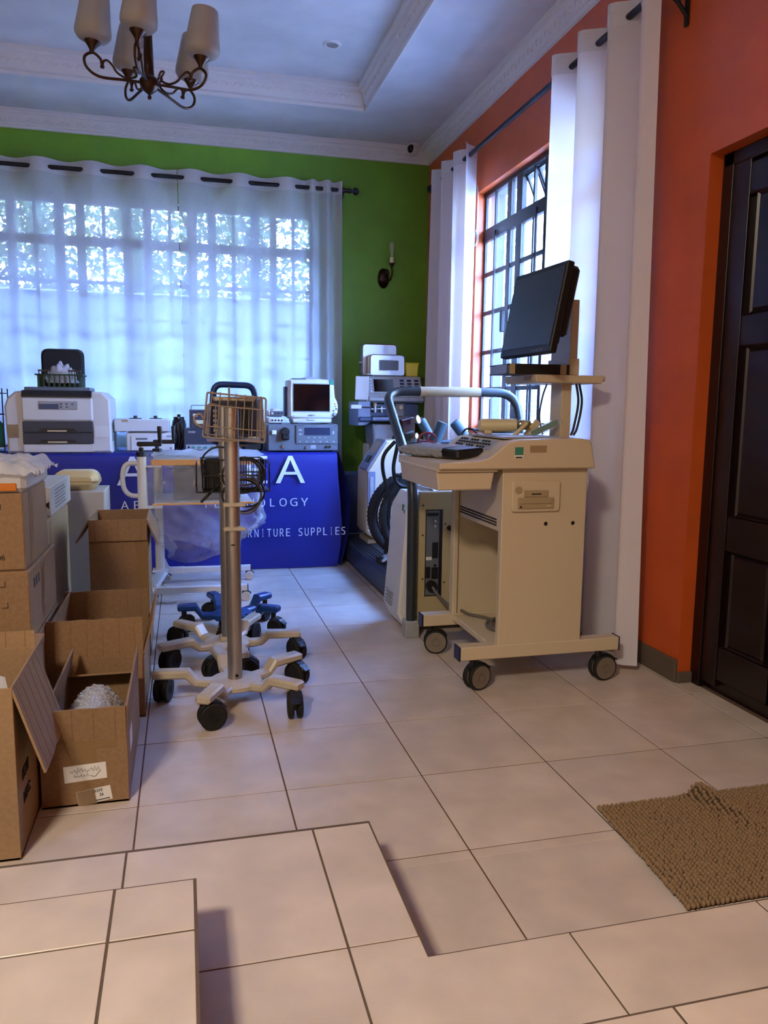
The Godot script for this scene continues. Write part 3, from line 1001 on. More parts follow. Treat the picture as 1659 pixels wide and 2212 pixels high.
func build_curtains() -> void:
	var zc := -5.95
	var yr := 2.657
	rod("curtain_rod", "black curtain rod with ball finials above the back window", Vector3(-1.95, yr, zc), Vector3(1.235, yr, zc), Vector3(0, 0, -0.097), [0.06, 0.985])
	var waves := func(x: float) -> float: return sin(x)
	var left := thing("sheer_curtain", "white sheer curtain panel behind the printer, left half of back window", "curtain", Vector3.ZERO, 0, "sheer curtains of the back window")
	drape(left, func(s: float, t: float) -> Vector3:
		var x := lerpf(-1.80, -0.006, s) + 0.06 * t * sin(s * 3.0)
		var ph := TAU * (x + 0.905) / 0.335
		var amp := 0.044 * (1.0 - 0.45 * t) * (1.0 - 0.5 * smoothstep(0.93, 1.0, s))
		return Vector3(x + t * 0.03 * sin(s * 40.0), lerpf(2.712, 0.06, t), zc - 0.012 * (1.0 - t) + amp * cos(ph) + t * 0.02 * sin(s * 23.0 + t * 2.0)), 220, 24, 5.0, 7.0)
	var rightp := thing("sheer_curtain", "white sheer curtain panel behind the patient monitor, right half of back window", "curtain", Vector3.ZERO, 0, "sheer curtains of the back window")
	drape(rightp, func(s: float, t: float) -> Vector3:
		var x0 := lerpf(0.0, 1.172, s)
		var x := x0 + 0.022 * t * (1.0 - s)
		var gather := smoothstep(0.72, 0.84, s)
		var ph := TAU * (x0 + 0.905) / 0.335
		var pleat := sin(TAU * x0 / 0.115)
		var amp := 0.044 * (1.0 - 0.45 * t)
		return Vector3(x, lerpf(2.712, 0.06, t), zc - 0.012 * (1.0 - t) + lerpf(amp * cos(ph), 0.02 + 0.035 * pleat, gather) + t * 0.02 * sin(s * 19.0 + t)), 200, 24, 4.0, 7.0)
	# right wall
	var xr := 1.775
	var yq := 2.64
	rod("curtain_rod", "dark grey curtain rod running along the orange wall", Vector3(xr, yq, -5.62), Vector3(xr, yq, -2.72), Vector3(0.105, 0, 0), [0.03, 0.975])
	var far := thing("sheer_curtain", "gathered white curtain in the far corner of the orange wall", "curtain")
	drape(far, func(s: float, t: float) -> Vector3:
		var z := lerpf(-5.50, -4.80, s) - 0.16 * t * (1.0 - s)
		var x := xr + 0.055 * (1.0 - 0.2 * t) * sin(TAU * (s * 3.3 + 0.42)) + 0.018 * sin(s * 46.0 + t * 1.5) * (0.6 + 0.4 * t)
		return Vector3(x, lerpf(2.70, 0.05, t), z), 160, 24, 3.0, 7.0, "sheer_dense")
	var near := thing("sheer_curtain", "wide gathered white curtain between the computer cart and the orange wall", "curtain")
	drape(near, func(s: float, t: float) -> Vector3:
		var z := lerpf(-3.66, -2.80, s) + 0.06 * t * s
		var x := xr + 0.062 * (1.0 - 0.15 * t) * sin(TAU * (s * 3.6 + 0.40)) + 0.018 * sin(s * 43.0 + t * 1.5) * (0.6 + 0.4 * t)
		return Vector3(x, lerpf(2.70, 0.03, t), z), 180, 24, 3.5, 7.0, "sheer_dense")
	# coiled aerial wire by the window
	var cw := Sh.new()
	var pts := []
	for k in 60:
		var a := k * 0.42
		pts.append(Vector3(-0.004 + 0.006 * sin(a * 0.7), 0.045 * cos(a) + 0.006 * sin(a * 0.31), 0.036 * sin(a)))
	cw.tube(pts, 0.0028, 6)
	cw.tube(curve([Vector3(0, 0.04, 0), Vector3(0.004, 0.2, 0.012), Vector3(0.0, 0.33, 0.0)], 6), 0.0028, 6)
	single("cable_coil", "small coil of white cable hanging at the far edge of the right window", "cable", cw, "white_plastic", Vector3(XR - 0.012, 2.16, -4.955))

# ---------------------------------------------------------------- lamps, camera on the ceiling
func build_ceiling_things() -> void:
	var dl := thing("downlight", "small round unlit downlight in the ceiling tray", "downlight", Vector3(0.888, YT, -4.80))
	part(dl, "ring", Sh.new().lathe([Vector2(0.034, -0.004), Vector2(0.038, -0.008), Vector2(0.052, -0.006), Vector2(0.056, 0.0)], 28), "cornice")
	part(dl, "lens", Sh.new().lathe([Vector2(0.0, -0.003), Vector2(0.036, -0.003)], 24), "shade_glass")
	# camera in the corner
	var sc := thing("security_camera", "small white dome security camera at the ceiling corner", "security camera", Vector3(1.72, 3.02, -5.93))
	part(sc, "mount", Sh.new().lathe([Vector2(0.0, -0.03), Vector2(0.035, -0.028), Vector2(0.042, -0.012), Vector2(0.042, 0.0)], 20), "cornice")
	var bodyx := Transform3D(Basis(Vector3(1, 0, 0), -0.5) * Basis(Vector3(0, 1, 0), -0.25), Vector3(-0.008, -0.05, 0.02))
	part(sc, "camera_body", Sh.new().at(bodyx).sphere(Vector3.ZERO, Vector3(0.040, 0.040, 0.046), 18, 12), "white_plastic")
	part(sc, "camera_lens", Sh.new().at(bodyx).sphere(Vector3(-0.016, 0, 0.020), Vector3(0.030, 0.032, 0.031), 16, 10), "screen_black", "dark lens face")
	# chandelier
	var ch := thing("chandelier", "bronze five-arm chandelier with frosted glass shades", "chandelier", CH_POS, 0.0)
	var hub := Sh.new()
	hub.lathe([Vector2(0, -0.062), Vector2(0.007, -0.058), Vector2(0.008, -0.050), Vector2(0.004, -0.044), Vector2(0.012, -0.038), Vector2(0.030, -0.024), Vector2(0.038, -0.004), Vector2(0.038, 0.008), Vector2(0.030, 0.020), Vector2(0.020, 0.026), Vector2(0.020, 0.04)], 22)
	part(ch, "hub", hub, "bronze")
	part(ch, "stem", Sh.new().lathe([Vector2(0.020, 0.03), Vector2(0.015, 0.25), Vector2(0.015, 0.30), Vector2(0.006, 0.31), Vector2(0.006, YT - CH_POS.y - 0.03), Vector2(0.05, YT - CH_POS.y - 0.025), Vector2(0.055, YT - CH_POS.y)], 16), "bronze")
	for k in 5:
		var a := deg_to_rad(100.0 - 72.0 * k)
		var bs := Basis(Vector3(cos(a), 0, sin(a)), Vector3.UP, Vector3(-sin(a), 0, cos(a)))
		var t := Transform3D(Basis(Vector3(0.1, 0, -1).normalized(), 0.10) * bs, Vector3(0, -0.004, 0))
		var arm := Sh.new().at(t)
		arm.tube(curve([Vector3(0.034, 0.0, 0), Vector3(0.10, -0.008, 0), Vector3(0.185, -0.018, 0), Vector3(0.232, 0.004, 0), Vector3(0.243, 0.040, 0), Vector3(0.215, 0.062, 0), Vector3(0.186, 0.047, 0), Vector3(0.178, 0.024, 0)], 5), 0.0055, 8)
		arm.tube(curve([Vector3(0.040, 0.030, 0), Vector3(0.048, 0.048, 0), Vector3(0.062, 0.046, 0), Vector3(0.050, 0.018, 0), Vector3(0.085, 0.002, 0), Vector3(0.120, 0.012, 0), Vector3(0.140, 0.034, 0), Vector3(0.160, 0.048, 0), Vector3(0.174, 0.040, 0), Vector3(0.176, 0.022, 0)], 5), 0.0045, 8)
		arm.box(Vector3(0.177, 0.020, 0), Vector3(0.016, 0.012, 0.014), 0.003)
		part(ch, "arm", arm, "bronze")
		part(ch, "socket_cup", Sh.new().at(t).lathe([Vector2(0.005, 0.108), Vector2(0.009, 0.113), Vector2(0.010, 0.120), Vector2(0.018, 0.132), Vector2(0.030, 0.146), Vector2(0.031, 0.150), Vector2(0.0, 0.151)], 18, Vector3(0.218, -0.048, 0)), "bronze")
		part(ch, "shade", Sh.new().at(t).lathe([Vector2(0.0, 0.149), Vector2(0.034, 0.150), Vector2(0.056, 0.158), Vector2(0.067, 0.172), Vector2(0.068, 0.188), Vector2(0.062, 0.230), Vector2(0.054, 0.300), Vector2(0.050, 0.322), Vector2(0.047, 0.322), Vector2(0.058, 0.230), Vector2(0.063, 0.186), Vector2(0.052, 0.162), Vector2(0.0, 0.154)], 26, Vector3(0.218, -0.048, 0)), "shade_glass")
	# wall sconce with a bare candle bulb
	var s := thing("wall_sconce", "bronze wall sconce with a bare clear bulb on the green wall", "wall lamp", Vector3(1.525, 2.055, ZB))
	part(s, "backplate", Sh.new().at(Transform3D(Basis(Vector3(1, 0, 0), PI / 2).scaled(Vector3(1, 1.65, 1)), Vector3(0, 0, 0))).lathe([Vector2(0.0, 0.030), Vector2(0.022, 0.028), Vector2(0.034, 0.020), Vector2(0.040, 0.010), Vector2(0.045, 0.006), Vector2(0.046, 0.0)], 26), "bronze")
	var am := Sh.new()
	am.tube(curve([Vector3(0, -0.005, 0.025), Vector3(0.01, -0.030, 0.06), Vector3(0.03, -0.020, 0.10), Vector3(0.04, 0.03, 0.115), Vector3(0.038, 0.06, 0.11)], 5), 0.007, 8)
	am.tube(curve([Vector3(0.0, 0.01, 0.028), Vector3(0.012, 0.055, 0.06), Vector3(0.022, 0.03, 0.085), Vector3(0.016, 0.012, 0.08)], 5), 0.005, 8)
	part(s, "arm", am, "bronze")
	var o := Vector3(0.038, 0, 0.11)
	part(s, "cup", Sh.new().lathe([Vector2(0.004, 0.055), Vector2(0.008, 0.070), Vector2(0.026, 0.098), Vector2(0.0, 0.099)], 18, o), "bronze")
	part(s, "candle_sleeve", Sh.new().lathe([Vector2(0.016, 0.098), Vector2(0.016, 0.140), Vector2(0.0, 0.141)], 16, o), "ivory")
	var bulb := part(s, "bulb", Sh.new().lathe([Vector2(0.009, 0.140), Vector2(0.012, 0.160), Vector2(0.020, 0.205), Vector2(0.023, 0.232), Vector2(0.018, 0.250), Vector2(0.0, 0.256)], 18, o), "clear_glass")
	var fl := Sh.new()
	fl.tube([o + Vector3(-0.004, 0.15, 0), o + Vector3(-0.008, 0.22, 0), o + Vector3(0.0, 0.235, 0), o + Vector3(0.008, 0.22, 0), o + Vector3(0.004, 0.15, 0)], 0.0014, 5)
	part(bulb, "filament", fl, "filament")

const CH_POS := Vector3(-0.101, 2.337, -3.433)

# ---------------------------------------------------------------- covered table and what stands on it
const TY := 0.765

func build_table() -> void:
	var t := wthing("folding_table", "folding table hidden under the blue banner cloth", "table", Vector3(-0.05, 0, -5.44))
	part(t, "tabletop", B().bb(-1.08, 0.96, 0.735, 0.760, -5.78, -5.12, 0.004), "white_plastic")
	for x in [-1.0, 0.86]:
		for z in [-5.7, -5.2]:
			part(t, "leg", B().cyl(Vector3(x, 0, z), Vector3(x, 0.74, z), 0.014), "mid_grey")
	var c := wthing("banner_cloth", "blue banner with white lettering draped over the table", "tablecloth", Vector3(-0.05, 0.0, -5.44))
	var P := []
	# profile from the back edge of the table over the top and down the front
	var prof := [[-5.80, 0.768], [-5.60, 0.768], [-5.35, 0.768], [-5.16, 0.768], [-5.118, 0.765], [-5.106, 0.750], [-5.102, 0.70], [-5.100, 0.60], [-5.098, 0.45], [-5.095, 0.30], [-5.092, 0.15], [-5.090, 0.004]]
	for p in prof:
		var row := []
		for j in 65:
			var s := j / 64.0
			var x := lerpf(-1.16, 0.985, s)
			var down := clampf((0.76 - p[1]) / 0.76, 0, 1)
			var z: float = p[0] + down * 0.010 * sin(x * 9.0 + 1.0) * sin(x * 3.7)
			if s > 0.93:
				x += down * 0.05 * (s - 0.93) / 0.07 * sin(down * PI)
			row.append(Vector3(x, p[1], z))
		P.append(row)
	part(c, "cloth", B().grid(P), "banner")
	# right-hand end: loose cloth hanging with a bulge
	var Q := []
	for i in 14:
		var d := i / 13.0
		var row := []
		for j in 11:
			var s := j / 10.0
			var z := lerpf(-5.80, -5.108 + 0.018 * d, s)
			var bulge := 0.105 * sin(PI * minf(1.0, d * 0.80 + 0.06)) * (0.55 + 0.45 * s) - 0.02 * d
			row.append(Vector3(0.975 + bulge + 0.012 * sin(s * 9.0) * d, lerpf(0.768, 0.004, d), z))
		Q.append(row)
	part(c, "cloth_end", B().grid(Q), "banner")
	var zt := -5.082
	var big := [["A", -0.313, 0.19], ["E", 0.455, 0.13], ["A", 0.670, 0.192]]
	for b in big:
		write(c, b[0], Vector3(b[1], 0.660, zt), b[2], 0.178, "banner_white", "Droid Sans")
	var line := "AE     TECHNOLOGY"
	for i in line.length():
		if line[i] != " ":
			write(c, line[i], Vector3(-0.366 + i * 0.0705, 0.445, zt), 0.030 if line[i] == "E" or line[i] == "L" else 0.047, 0.052, "banner_white")
	line = "FURNITURE SUPPLIES"
	for i in line.length():
		if line[i] != " ":
			write(c, line[i], Vector3(0.322 + i * 0.0413, 0.245, zt), 0.006 if line[i] == "I" else 0.026, 0.052, "banner_white")

func knob(p: Vector3, dir: Vector3, r: float, h: float, n := 14) -> Sh:
	return B().tube([p, p + dir * h * 0.8, p + dir * h], [r, r, r * 0.85], n)

func build_table_things() -> void:
	var F := Vector3.BACK
	# ---- laser film printer
	var t := wthing("film_printer", "large white medical printer with two dark drawers on the table", "printer", Vector3(-0.745, TY + 0.004, -5.40))
	var body := V([-1.037, 0.770, -1.047, 1.05, -1.030, 1.10, -0.985, 1.140, -0.930, 1.146, -0.530, 1.146, -0.485, 1.144, -0.440, 1.10, -0.435, 0.770])
	part(t, "body", B().at(Transform3D(Basis(), -cur)).prism(body, -5.62, -5.17, 0.012), "white_plastic")
	part(t, "front_cover", B().bb(-0.948, -0.540, 0.963, 1.108, -5.18, -5.150, 0.010), "white_plastic")
	part(t, "lower_panel", B().bb(-0.946, -0.542, 0.772, 0.822, -5.18, -5.158, 0.004), "white_plastic")
	for y in [0.826, 0.894]:
		var d := part(t, "drawer", B().bb(-0.946, -0.542, y, y + 0.066, -5.18, -5.152, 0.003), "slate")
		part(d, "pull", B().prism(V([-0.856, y + 0.008, -0.636, y + 0.008, -0.652, y + 0.026, -0.840, y + 0.026]), -5.153, -5.147), "dark")
		part(d, "label_strip", B().bb(-0.805, -0.695, y + 0.006, y + 0.014, -5.150, -5.1455), "ivory")
	part(t, "output_slot", Bx(Basis(Vector3(0, 0, 1), Vector3.UP, Vector3(-1, 0, 0)), Vector3.ZERO).prism(V([-5.22, 1.108, -5.148, 1.108, -5.150, 1.118, -5.172, 1.150, -5.22, 1.150]), 0.545, 0.945, 0.003), "dark")
	part(t, "output_flap", Bx(Basis(Vector3(0, 0, 1), Vector3.UP, Vector3(-1, 0, 0)), Vector3.ZERO).prism(V([-5.46, 1.147, -5.172, 1.150, -5.192, 1.170, -5.46, 1.170]), 0.556, 0.932, 0.003), "mid_grey", "smoke-grey output cover")
	var disp := part(t, "display_panel", B().bb(-0.850, -0.628, 1.034, 1.085, -5.152, -5.146, 0.004), "pale_grey")
	part(disp, "screen", B().bb(-0.846, -0.735, 1.037, 1.068, -5.147, -5.1445), "blue_grey")
	for i in 5:
		part(disp, "key", B().at(Transform3D(Basis(), -cur)).sphere(Vector3(-0.72 + (i % 3) * 0.032, 1.068 - 0.018 * (i / 3), -5.145), Vector3(0.009, 0.005, 0.003), 8, 5), "mid_grey")
	part(t, "data_label", B().bb(-0.535, -0.452, 0.868, 0.935, -5.1585, -5.157), "paper")
	part(t, "tape_mark", B().bb(-1.034, -0.972, 0.862, 0.942, -5.1585, -5.157), "tape")
	var vents := B()
	for i in 12:
		vents.bb(-0.4375, -0.4335, 0.84 + i * 0.0095, 0.845 + i * 0.0095, -5.32, -5.22)
	part(t, "vent_slots", vents, "mid_grey").set_meta("kind", "stuff")
	for x in [-0.99, -0.49]:
		for z in [-5.58, -5.22]:
			part(t, "foot", B().bb(x - 0.02, x + 0.02, 0.7685, 0.774, z - 0.02, z + 0.02), "rubber")
	# ---- green basket, bag and black case on the printer
	var pt := 1.1705
	t = wthing("green_basket", "small dark green plastic basket on top of the printer", "basket", Vector3(-0.745, pt, -5.40))
	var w := B()
	for x in 9:
		var xx := -0.868 + x * 0.0305
		for z in [-5.49, -5.31]:
			w.bb(xx - 0.004, xx + 0.004, pt, pt + 0.075, z - 0.003, z + 0.003)
	for k in 6:
		var zz := -5.49 + k * 0.036
		for x in [-0.872, -0.620]:
			w.bb(x - 0.003, x + 0.003, pt, pt + 0.075, zz - 0.004, zz + 0.004)
	w.bb(-0.872, -0.620, pt, pt + 0.005, -5.49, -5.31)
	part(t, "basket_wall", w, "green_plastic")
	part(t, "rim", B().tube(bent([Vector3(-0.884, pt + 0.078, -5.30), Vector3(-0.884, pt + 0.078, -5.50), Vector3(-0.608, pt + 0.078, -5.50), Vector3(-0.608, pt + 0.078, -5.30), Vector3(-0.884, pt + 0.078, -5.30)], 0.02), 0.0055, 6), "green_plastic")
	var hd := B()
	for x in [-0.868, -0.692]:
		hd.bb(x, x + 0.075, pt + 0.098, pt + 0.108, -5.312, -5.296)
		for k in 5:
			hd.bb(x + 0.002 + k * 0.0165, x + 0.007 + k * 0.0165, pt + 0.06, pt + 0.102, -5.308, -5.302)
	part(t, "lug", hd, "dark")
	crumpled("plastic_bag", "crumpled clear plastic bag heaped in the green basket", Vector3(-0.745, pt + 0.03, -5.40), Vector3(0.185, 0.225, 0.125), 21, "film_milky", 0.34)
	t = wthing("black_case", "black zipped case standing upright behind the basket", "case", Vector3(-0.745, pt, -5.555))
	part(t, "shell", B().prism(rrect(-0.882, pt, -0.628, pt + 0.248, 0.045), -5.595, -5.525, 0.012), "rubber")
	part(t, "zip", B().tube(bent([Vector3(-0.884, pt + 0.01, -5.56), Vector3(-0.884, pt + 0.250, -5.56), Vector3(-0.626, pt + 0.250, -5.56), Vector3(-0.626, pt + 0.01, -5.56)], 0.045), 0.004, 6), "dark")
	# ---- recorder with a flat scanner on it
	t = wthing("recorder_box", "white box-shaped recorder with a small grey display on the table", "recorder", Vector3(-0.21, TY + 0.004, -5.42))
	part(t, "body", B().bb(-0.358, -0.063, 0.772, 0.890, -5.58, -5.29, 0.006), "white_plastic")
	part(t, "front_panel", B().bb(-0.330, -0.068, 0.775, 0.872, -5.295, -5.284, 0.003), "white_plastic")
	part(t, "display", B().bb(-0.300, -0.228, 0.844, 0.856, -5.286, -5.2825), "mid_grey")
	part(t, "switch", B().bb(-0.090, -0.073, 0.782, 0.796, -5.286, -5.280, 0.002), "pale_grey")
	part(t, "model_plate", B().bb(-0.110, -0.068, 0.860, 0.873, -5.286, -5.2825), "pale_grey")
	part(t, "foot", B().bb(-0.34, -0.08, 0.7685, 0.774, -5.56, -5.31), "rubber")
	t = wthing("flat_scanner", "flat white scanner-like unit lying on the recorder", "device", Vector3(-0.26, 0.8905, -5.42))
	part(t, "body", B().at(Transform3D(Basis(), -cur)).prism(V([-0.431, 0.905, -0.425, 0.897, -0.095, 0.897, -0.089, 0.905, -0.089, 0.968, -0.10, 0.976, -0.42, 0.976, -0.431, 0.968]), -5.60, -5.27, 0.005), "white_plastic")
	part(t, "clip", B().bb(-0.382, -0.344, 0.958, 0.973, -5.272, -5.267), "cream_dark")
	for x in [-0.305, -0.178]:
		part(t, "dial", B().lathe([Vector2(0.040, 0.976), Vector2(0.040, 0.981), Vector2(0.012, 0.983), Vector2(0.012, 0.996), Vector2(0.0, 0.996)], 18, Vector3(x, 0, -5.42)), "black")
	part(t, "foot", B().bb(-0.40, -0.37, 0.8905, 0.898, -5.40, -5.36), "mid_grey")
	# ---- black cylindrical camera head
	t = wthing("black_canister", "black cylindrical device with a cap beside the recorder", "device", Vector3(-0.03, TY + 0.004, -5.685))
	part(t, "body", B().lathe([Vector2(0.0, 0.769), Vector2(0.046, 0.769), Vector2(0.048, 0.93), Vector2(0.043, 0.962), Vector2(0.037, 0.968), Vector2(0.037, 0.986), Vector2(0.0, 0.988)], 22, Vector3(-0.03, 0, -5.685)), "dark")
	part(t, "cap", B().lathe([Vector2(0.012, 0.986), Vector2(0.012, 1.004), Vector2(0.0, 1.004)], 14, Vector3(-0.03, 0, -5.685)), "black")
	part(t, "mark", B().prism(V([-0.036, 0.984, -0.024, 0.984, -0.030, 0.970]), -5.6495, -5.6465), "white_plastic")
	t = wthing("cable_bundle", "bundle of thin black cables between the recorder and dark unit", "cable", Vector3(-0.03, TY + 0.004, -5.40))
	var cb := B()
	for k in 4:
		cb.tube(curve([Vector3(-0.055 + k * 0.014, 0.772, -5.40), Vector3(-0.045 + k * 0.02, 0.85, -5.385), Vector3(-0.06 + k * 0.022, 0.92, -5.40), Vector3(-0.03 + k * 0.012, 0.955, -5.41), Vector3(-0.005, 0.90 - k * 0.02, -5.39), Vector3(-0.02, 0.80, -5.385)], 6), 0.0035, 6)
	part(t, "strand", cb, "black")
	# ---- dark processor unit and the grey unit on it
	t = wthing("video_processor", "dark grey video processor with a light lower panel on the table", "video unit", Vector3(0.13, TY + 0.004, -5.47))
	part(t, "body", B().bb(0.0, 0.30, 0.772, 0.915, -5.62, -5.33, 0.006), "slate")
	part(t, "lower_panel", B().bb(0.012, 0.30, 0.774, 0.810, -5.335, -5.325, 0.002), "pale_grey")
	for x in [0.06, 0.10, 0.14, 0.18]:
		part(t, "socket", B().tube([Vector3(x, 0.792, -5.33), Vector3(x, 0.792, -5.318)], 0.009, 12), "label_teal")
	part(t, "rocker_switch", B().bb(0.024, 0.036, 0.778, 0.802, -5.328, -5.321, 0.002), "black")
	var sg := write(t, "STORZ", Vector3(0.052, 0.893, -5.3285), 0.046, 0.012, "paper")
	sg.set_meta("label", "white maker's lettering")
	part(t, "foot", B().bb(0.02, 0.28, 0.7685, 0.774, -5.6, -5.35), "rubber")
	t = wthing("insulation_tester", "small grey instrument with a wire handle on the dark processor", "instrument", Vector3(0.12, 0.9155, -5.47))
	part(t, "case", B().bb(0.040, 0.215, 0.916, 1.040, -5.55, -5.40, 0.004), "mid_grey")
	part(t, "face", B().bb(0.046, 0.210, 0.922, 1.034, -5.404, -5.396, 0.003), "slate")
	part(t, "socket_plate", B().bb(0.062, 0.092, 0.992, 1.012, -5.398, -5.392, 0.002), "paper")
	part(t, "terminal_strip", B().bb(0.070, 0.130, 0.944, 0.970, -5.398, -5.390, 0.002), "ivory")
	part(t, "handle", B().tube(bent([Vector3(0.052, 1.035, -5.47), Vector3(0.052, 1.068, -5.47), Vector3(0.20, 1.068, -5.47), Vector3(0.20, 1.035, -5.47)], 0.012), 0.003, 6), "mid_grey")
	# ---- light source with the patient monitor on it
	t = wthing("endoscopy_light_source", "grey light source with black lever and blue display under the monitor", "medical unit", Vector3(0.76, TY + 0.004, -5.36))
	part(t, "case", B().bb(0.530, 1.0, 0.776, 0.952, -5.58, -5.165, 0.006), "mid_grey")
	part(t, "front_plate", B().bb(0.534, 0.997, 0.778, 0.950, -5.168, -5.155, 0.004), "mid_grey")
	var pn := part(t, "control_panel", B().bb(0.716, 0.996, 0.822, 0.948, -5.158, -5.146, 0.003), "mid_grey")
	part(pn, "display", B().bb(0.772, 0.944, 0.880, 0.930, -5.148, -5.144, 0.001), "navy")
	for k in 6:
		part(pn, "key", B().bb(0.738 + k * 0.045, 0.748 + k * 0.045, 0.834, 0.842, -5.147, -5.143), "pale_grey")
	for k in 4:
		part(pn, "key", B().bb(0.794 + k * 0.038, 0.806 + k * 0.038, 0.862, 0.867, -5.147, -5.143), "pale_grey")
	for k in 2:
		part(pn, "key", B().bb(0.735, 0.755, 0.882 + k * 0.027, 0.892 + k * 0.027, -5.147, -5.143), "pale_grey")
	part(pn, "key", B().bb(0.960, 0.972, 0.888, 0.908, -5.147, -5.143), "pale_grey")
	write(pn, "Xenon", Vector3(0.752, 0.9415, -5.1435), 0.030, 0.006, "ink")
	write(pn, "II", Vector3(0.982, 0.9405, -5.1435), 0.009, 0.008, "ink")
	part(t, "power_button", B().bb(0.558, 0.588, 0.885, 0.912, -5.157, -5.140, 0.003), "paper")
	var lv := part(t, "scope_socket", knob(Vector3(0.645, 0.902, -5.156), F, 0.029, 0.035, 20), "black")
	part(lv, "lever", B().bb(0.622, 0.670, 0.850, 0.888, -5.157, -5.115, 0.006), "black")
	for q in [[0.632, 0.805, 0.012], [0.785, 0.800, 0.009], [0.920, 0.803, 0.008], [0.944, 0.803, 0.008]]:
		part(t, "jack", knob(Vector3(q[0], q[1], -5.156), F, q[2], 0.012), "dark" if q[0] > 0.9 else "steel")
	part(t, "rating_plate", B().bb(0.815, 0.851, 0.790, 0.816, -5.156, -5.1535), "pale_grey")
	part(t, "foot", B().bb(0.56, 0.97, 0.7685, 0.777, -5.55, -5.2), "rubber")
	t = wthing("patient_monitor", "white patient monitor with black screen and green corner tab", "monitor", Vector3(0.84, 0.9525, -5.33))
	part(t, "housing", B().prism(V([0.700, 0.985, 0.960, 0.985, 0.985, 1.0, 1.012, 1.025, 1.016, 1.075, 1.008, 1.105, 0.994, 1.13, 0.985, 1.225, 0.978, 1.245, 0.90, 1.250, 0.70, 1.248, 0.686, 1.240, 0.680, 1.15, 0.682, 1.0]), -5.46, -5.235, 0.014), "white_plastic")
	part(t, "base", B().prism(V([0.712, 0.960, 0.968, 0.960, 0.975, 0.985, 0.90, 0.992, 0.79, 0.992, 0.705, 0.985]), -5.44, -5.245, 0.006), "white_plastic")
	for x in [0.73, 0.94]:
		for z in [-5.42, -5.27]:
			part(t, "foot", B().bb(x - 0.012, x + 0.012, 0.9525, 0.962, z - 0.012, z + 0.012), "rubber")
	part(t, "handle", B().prism(V([0.755, 1.245, 0.775, 1.258, 0.815, 1.266, 0.855, 1.264, 0.885, 1.248]), -5.40, -5.28, 0.004), "pale_grey")
	part(t, "vent_cover", B().bb(0.705, 0.80, 1.243, 1.254, -5.36, -5.245, 0.003), "mid_grey")
	part(t, "bezel", B().prism(V([0.708, 1.032, 0.962, 1.032, 0.960, 1.222, 0.708, 1.222]), -5.236, -5.232, 0.002), "pale_grey")
	part(t, "screen", B().bb(0.714, 0.956, 1.038, 1.216, -5.234, -5.2295), "screen_black")
	part(t, "corner_tab", B().bb(0.953, 0.984, 1.214, 1.247, -5.237, -5.2300, 0.003), "label_teal")
	part(t, "open_handle", B().prism(V([0.800, 0.985, 0.866, 0.985, 0.855, 0.975, 0.811, 0.975]), -5.247, -5.236, 0.003), "white_plastic")
	part(t, "control_knob", knob(Vector3(0.990, 1.018, -5.238), F, 0.011, 0.018), "pale_grey")
	for q in [[0.993, 1.087, "yellow"], [0.999, 1.070, "pale_grey"], [1.002, 1.054, "slate"], [0.984, 1.042, "mid_grey"]]:
		part(t, "button", B().at(Transform3D(Basis(), -cur)).sphere(Vector3(q[0], q[1], -5.236), Vector3(0.008, 0.005, 0.004), 10, 6), q[2])
	write(t, "PHILIPS", Vector3(0.836, 1.010, -5.2335), 0.046, 0.009, "ink")
	part(t, "power_badge", B().at(Transform3D(Basis(), -cur)).sphere(Vector3(0.712, 1.005, -5.236), Vector3(0.010, 0.006, 0.002), 10, 5), "pale_grey")
	part(t, "module_rail", B().bb(0.664, 0.682, 1.00, 1.20, -5.40, -5.32, 0.004), "blue_grey")
	# ---- two measuring modules stacked beside the monitor
	for k in 2:
		var y0 := 0.9525 + k * 0.046
		t = wthing("sensor_module", ["white sensor module with red sockets, lower of two on the light source", "grey sensor module with round sockets, upper of two on the light source"][k], "module", Vector3(0.588, y0, -5.30), "sensor modules on the light source")
		part(t, "body", B().bb(0.540, 0.644, y0 + 0.004, y0 + 0.040, -5.38, -5.225, 0.008), "white_plastic")
		part(t, "face", B().bb(0.556, 0.643, y0 + 0.007, y0 + 0.038, -5.228, -5.221, 0.003), "mid_grey" if k else "white_plastic")
		for j in 4:
			part(t, "socket", knob(Vector3(0.570 + j * 0.021, y0 + 0.023, -5.222), F, 0.0068, 0.005, 12), ["dark", "maroon", "dark", "maroon"][j] if k == 0 else ["paper", "slate", "dark", "maroon"][j])
		part(t, "foot", B().bb(0.555, 0.635, y0, y0 + 0.005, -5.36, -5.25), "dark")
	t = wthing("plastic_dish", "round white plastic dish resting on the sensor modules", "dish", Vector3(0.605, 1.0390, -5.31))
	part(t, "dome", B().lathe([Vector2(0.042, 1.0390), Vector2(0.040, 1.046), Vector2(0.026, 1.055), Vector2(0.0, 1.058)], 22, Vector3(0.605, 0, -5.31)), "white_plastic")
	# ---- wire rack with a green box at the left end
	t = wthing("wire_rack", "dark wire rack at the left end of the table, cut by the photo edge", "rack", Vector3(-1.13, TY + 0.004, -5.38))
	var r := B()
	for y in [0.80, 1.0, 1.13]:
		r.tube(bent([Vector3(-1.08, y, -5.30), Vector3(-1.08, y, -5.46), Vector3(-1.20, y, -5.46), Vector3(-1.20, y, -5.30), Vector3(-1.08, y, -5.30)], 0.01), 0.0035, 6)
	for q in [[-1.08, -5.30], [-1.08, -5.46], [-1.20, -5.46], [-1.20, -5.30]]:
		r.cyl(Vector3(q[0], 0.769, q[1]), Vector3(q[0], 1.16, q[1]), 0.004, -1, 6)
	part(t, "wire_frame", r, "wire_dark")
	part(t, "shelf_plate", B().bb(-1.195, -1.085, 0.800, 0.806, -5.455, -5.305), "wire_dark")
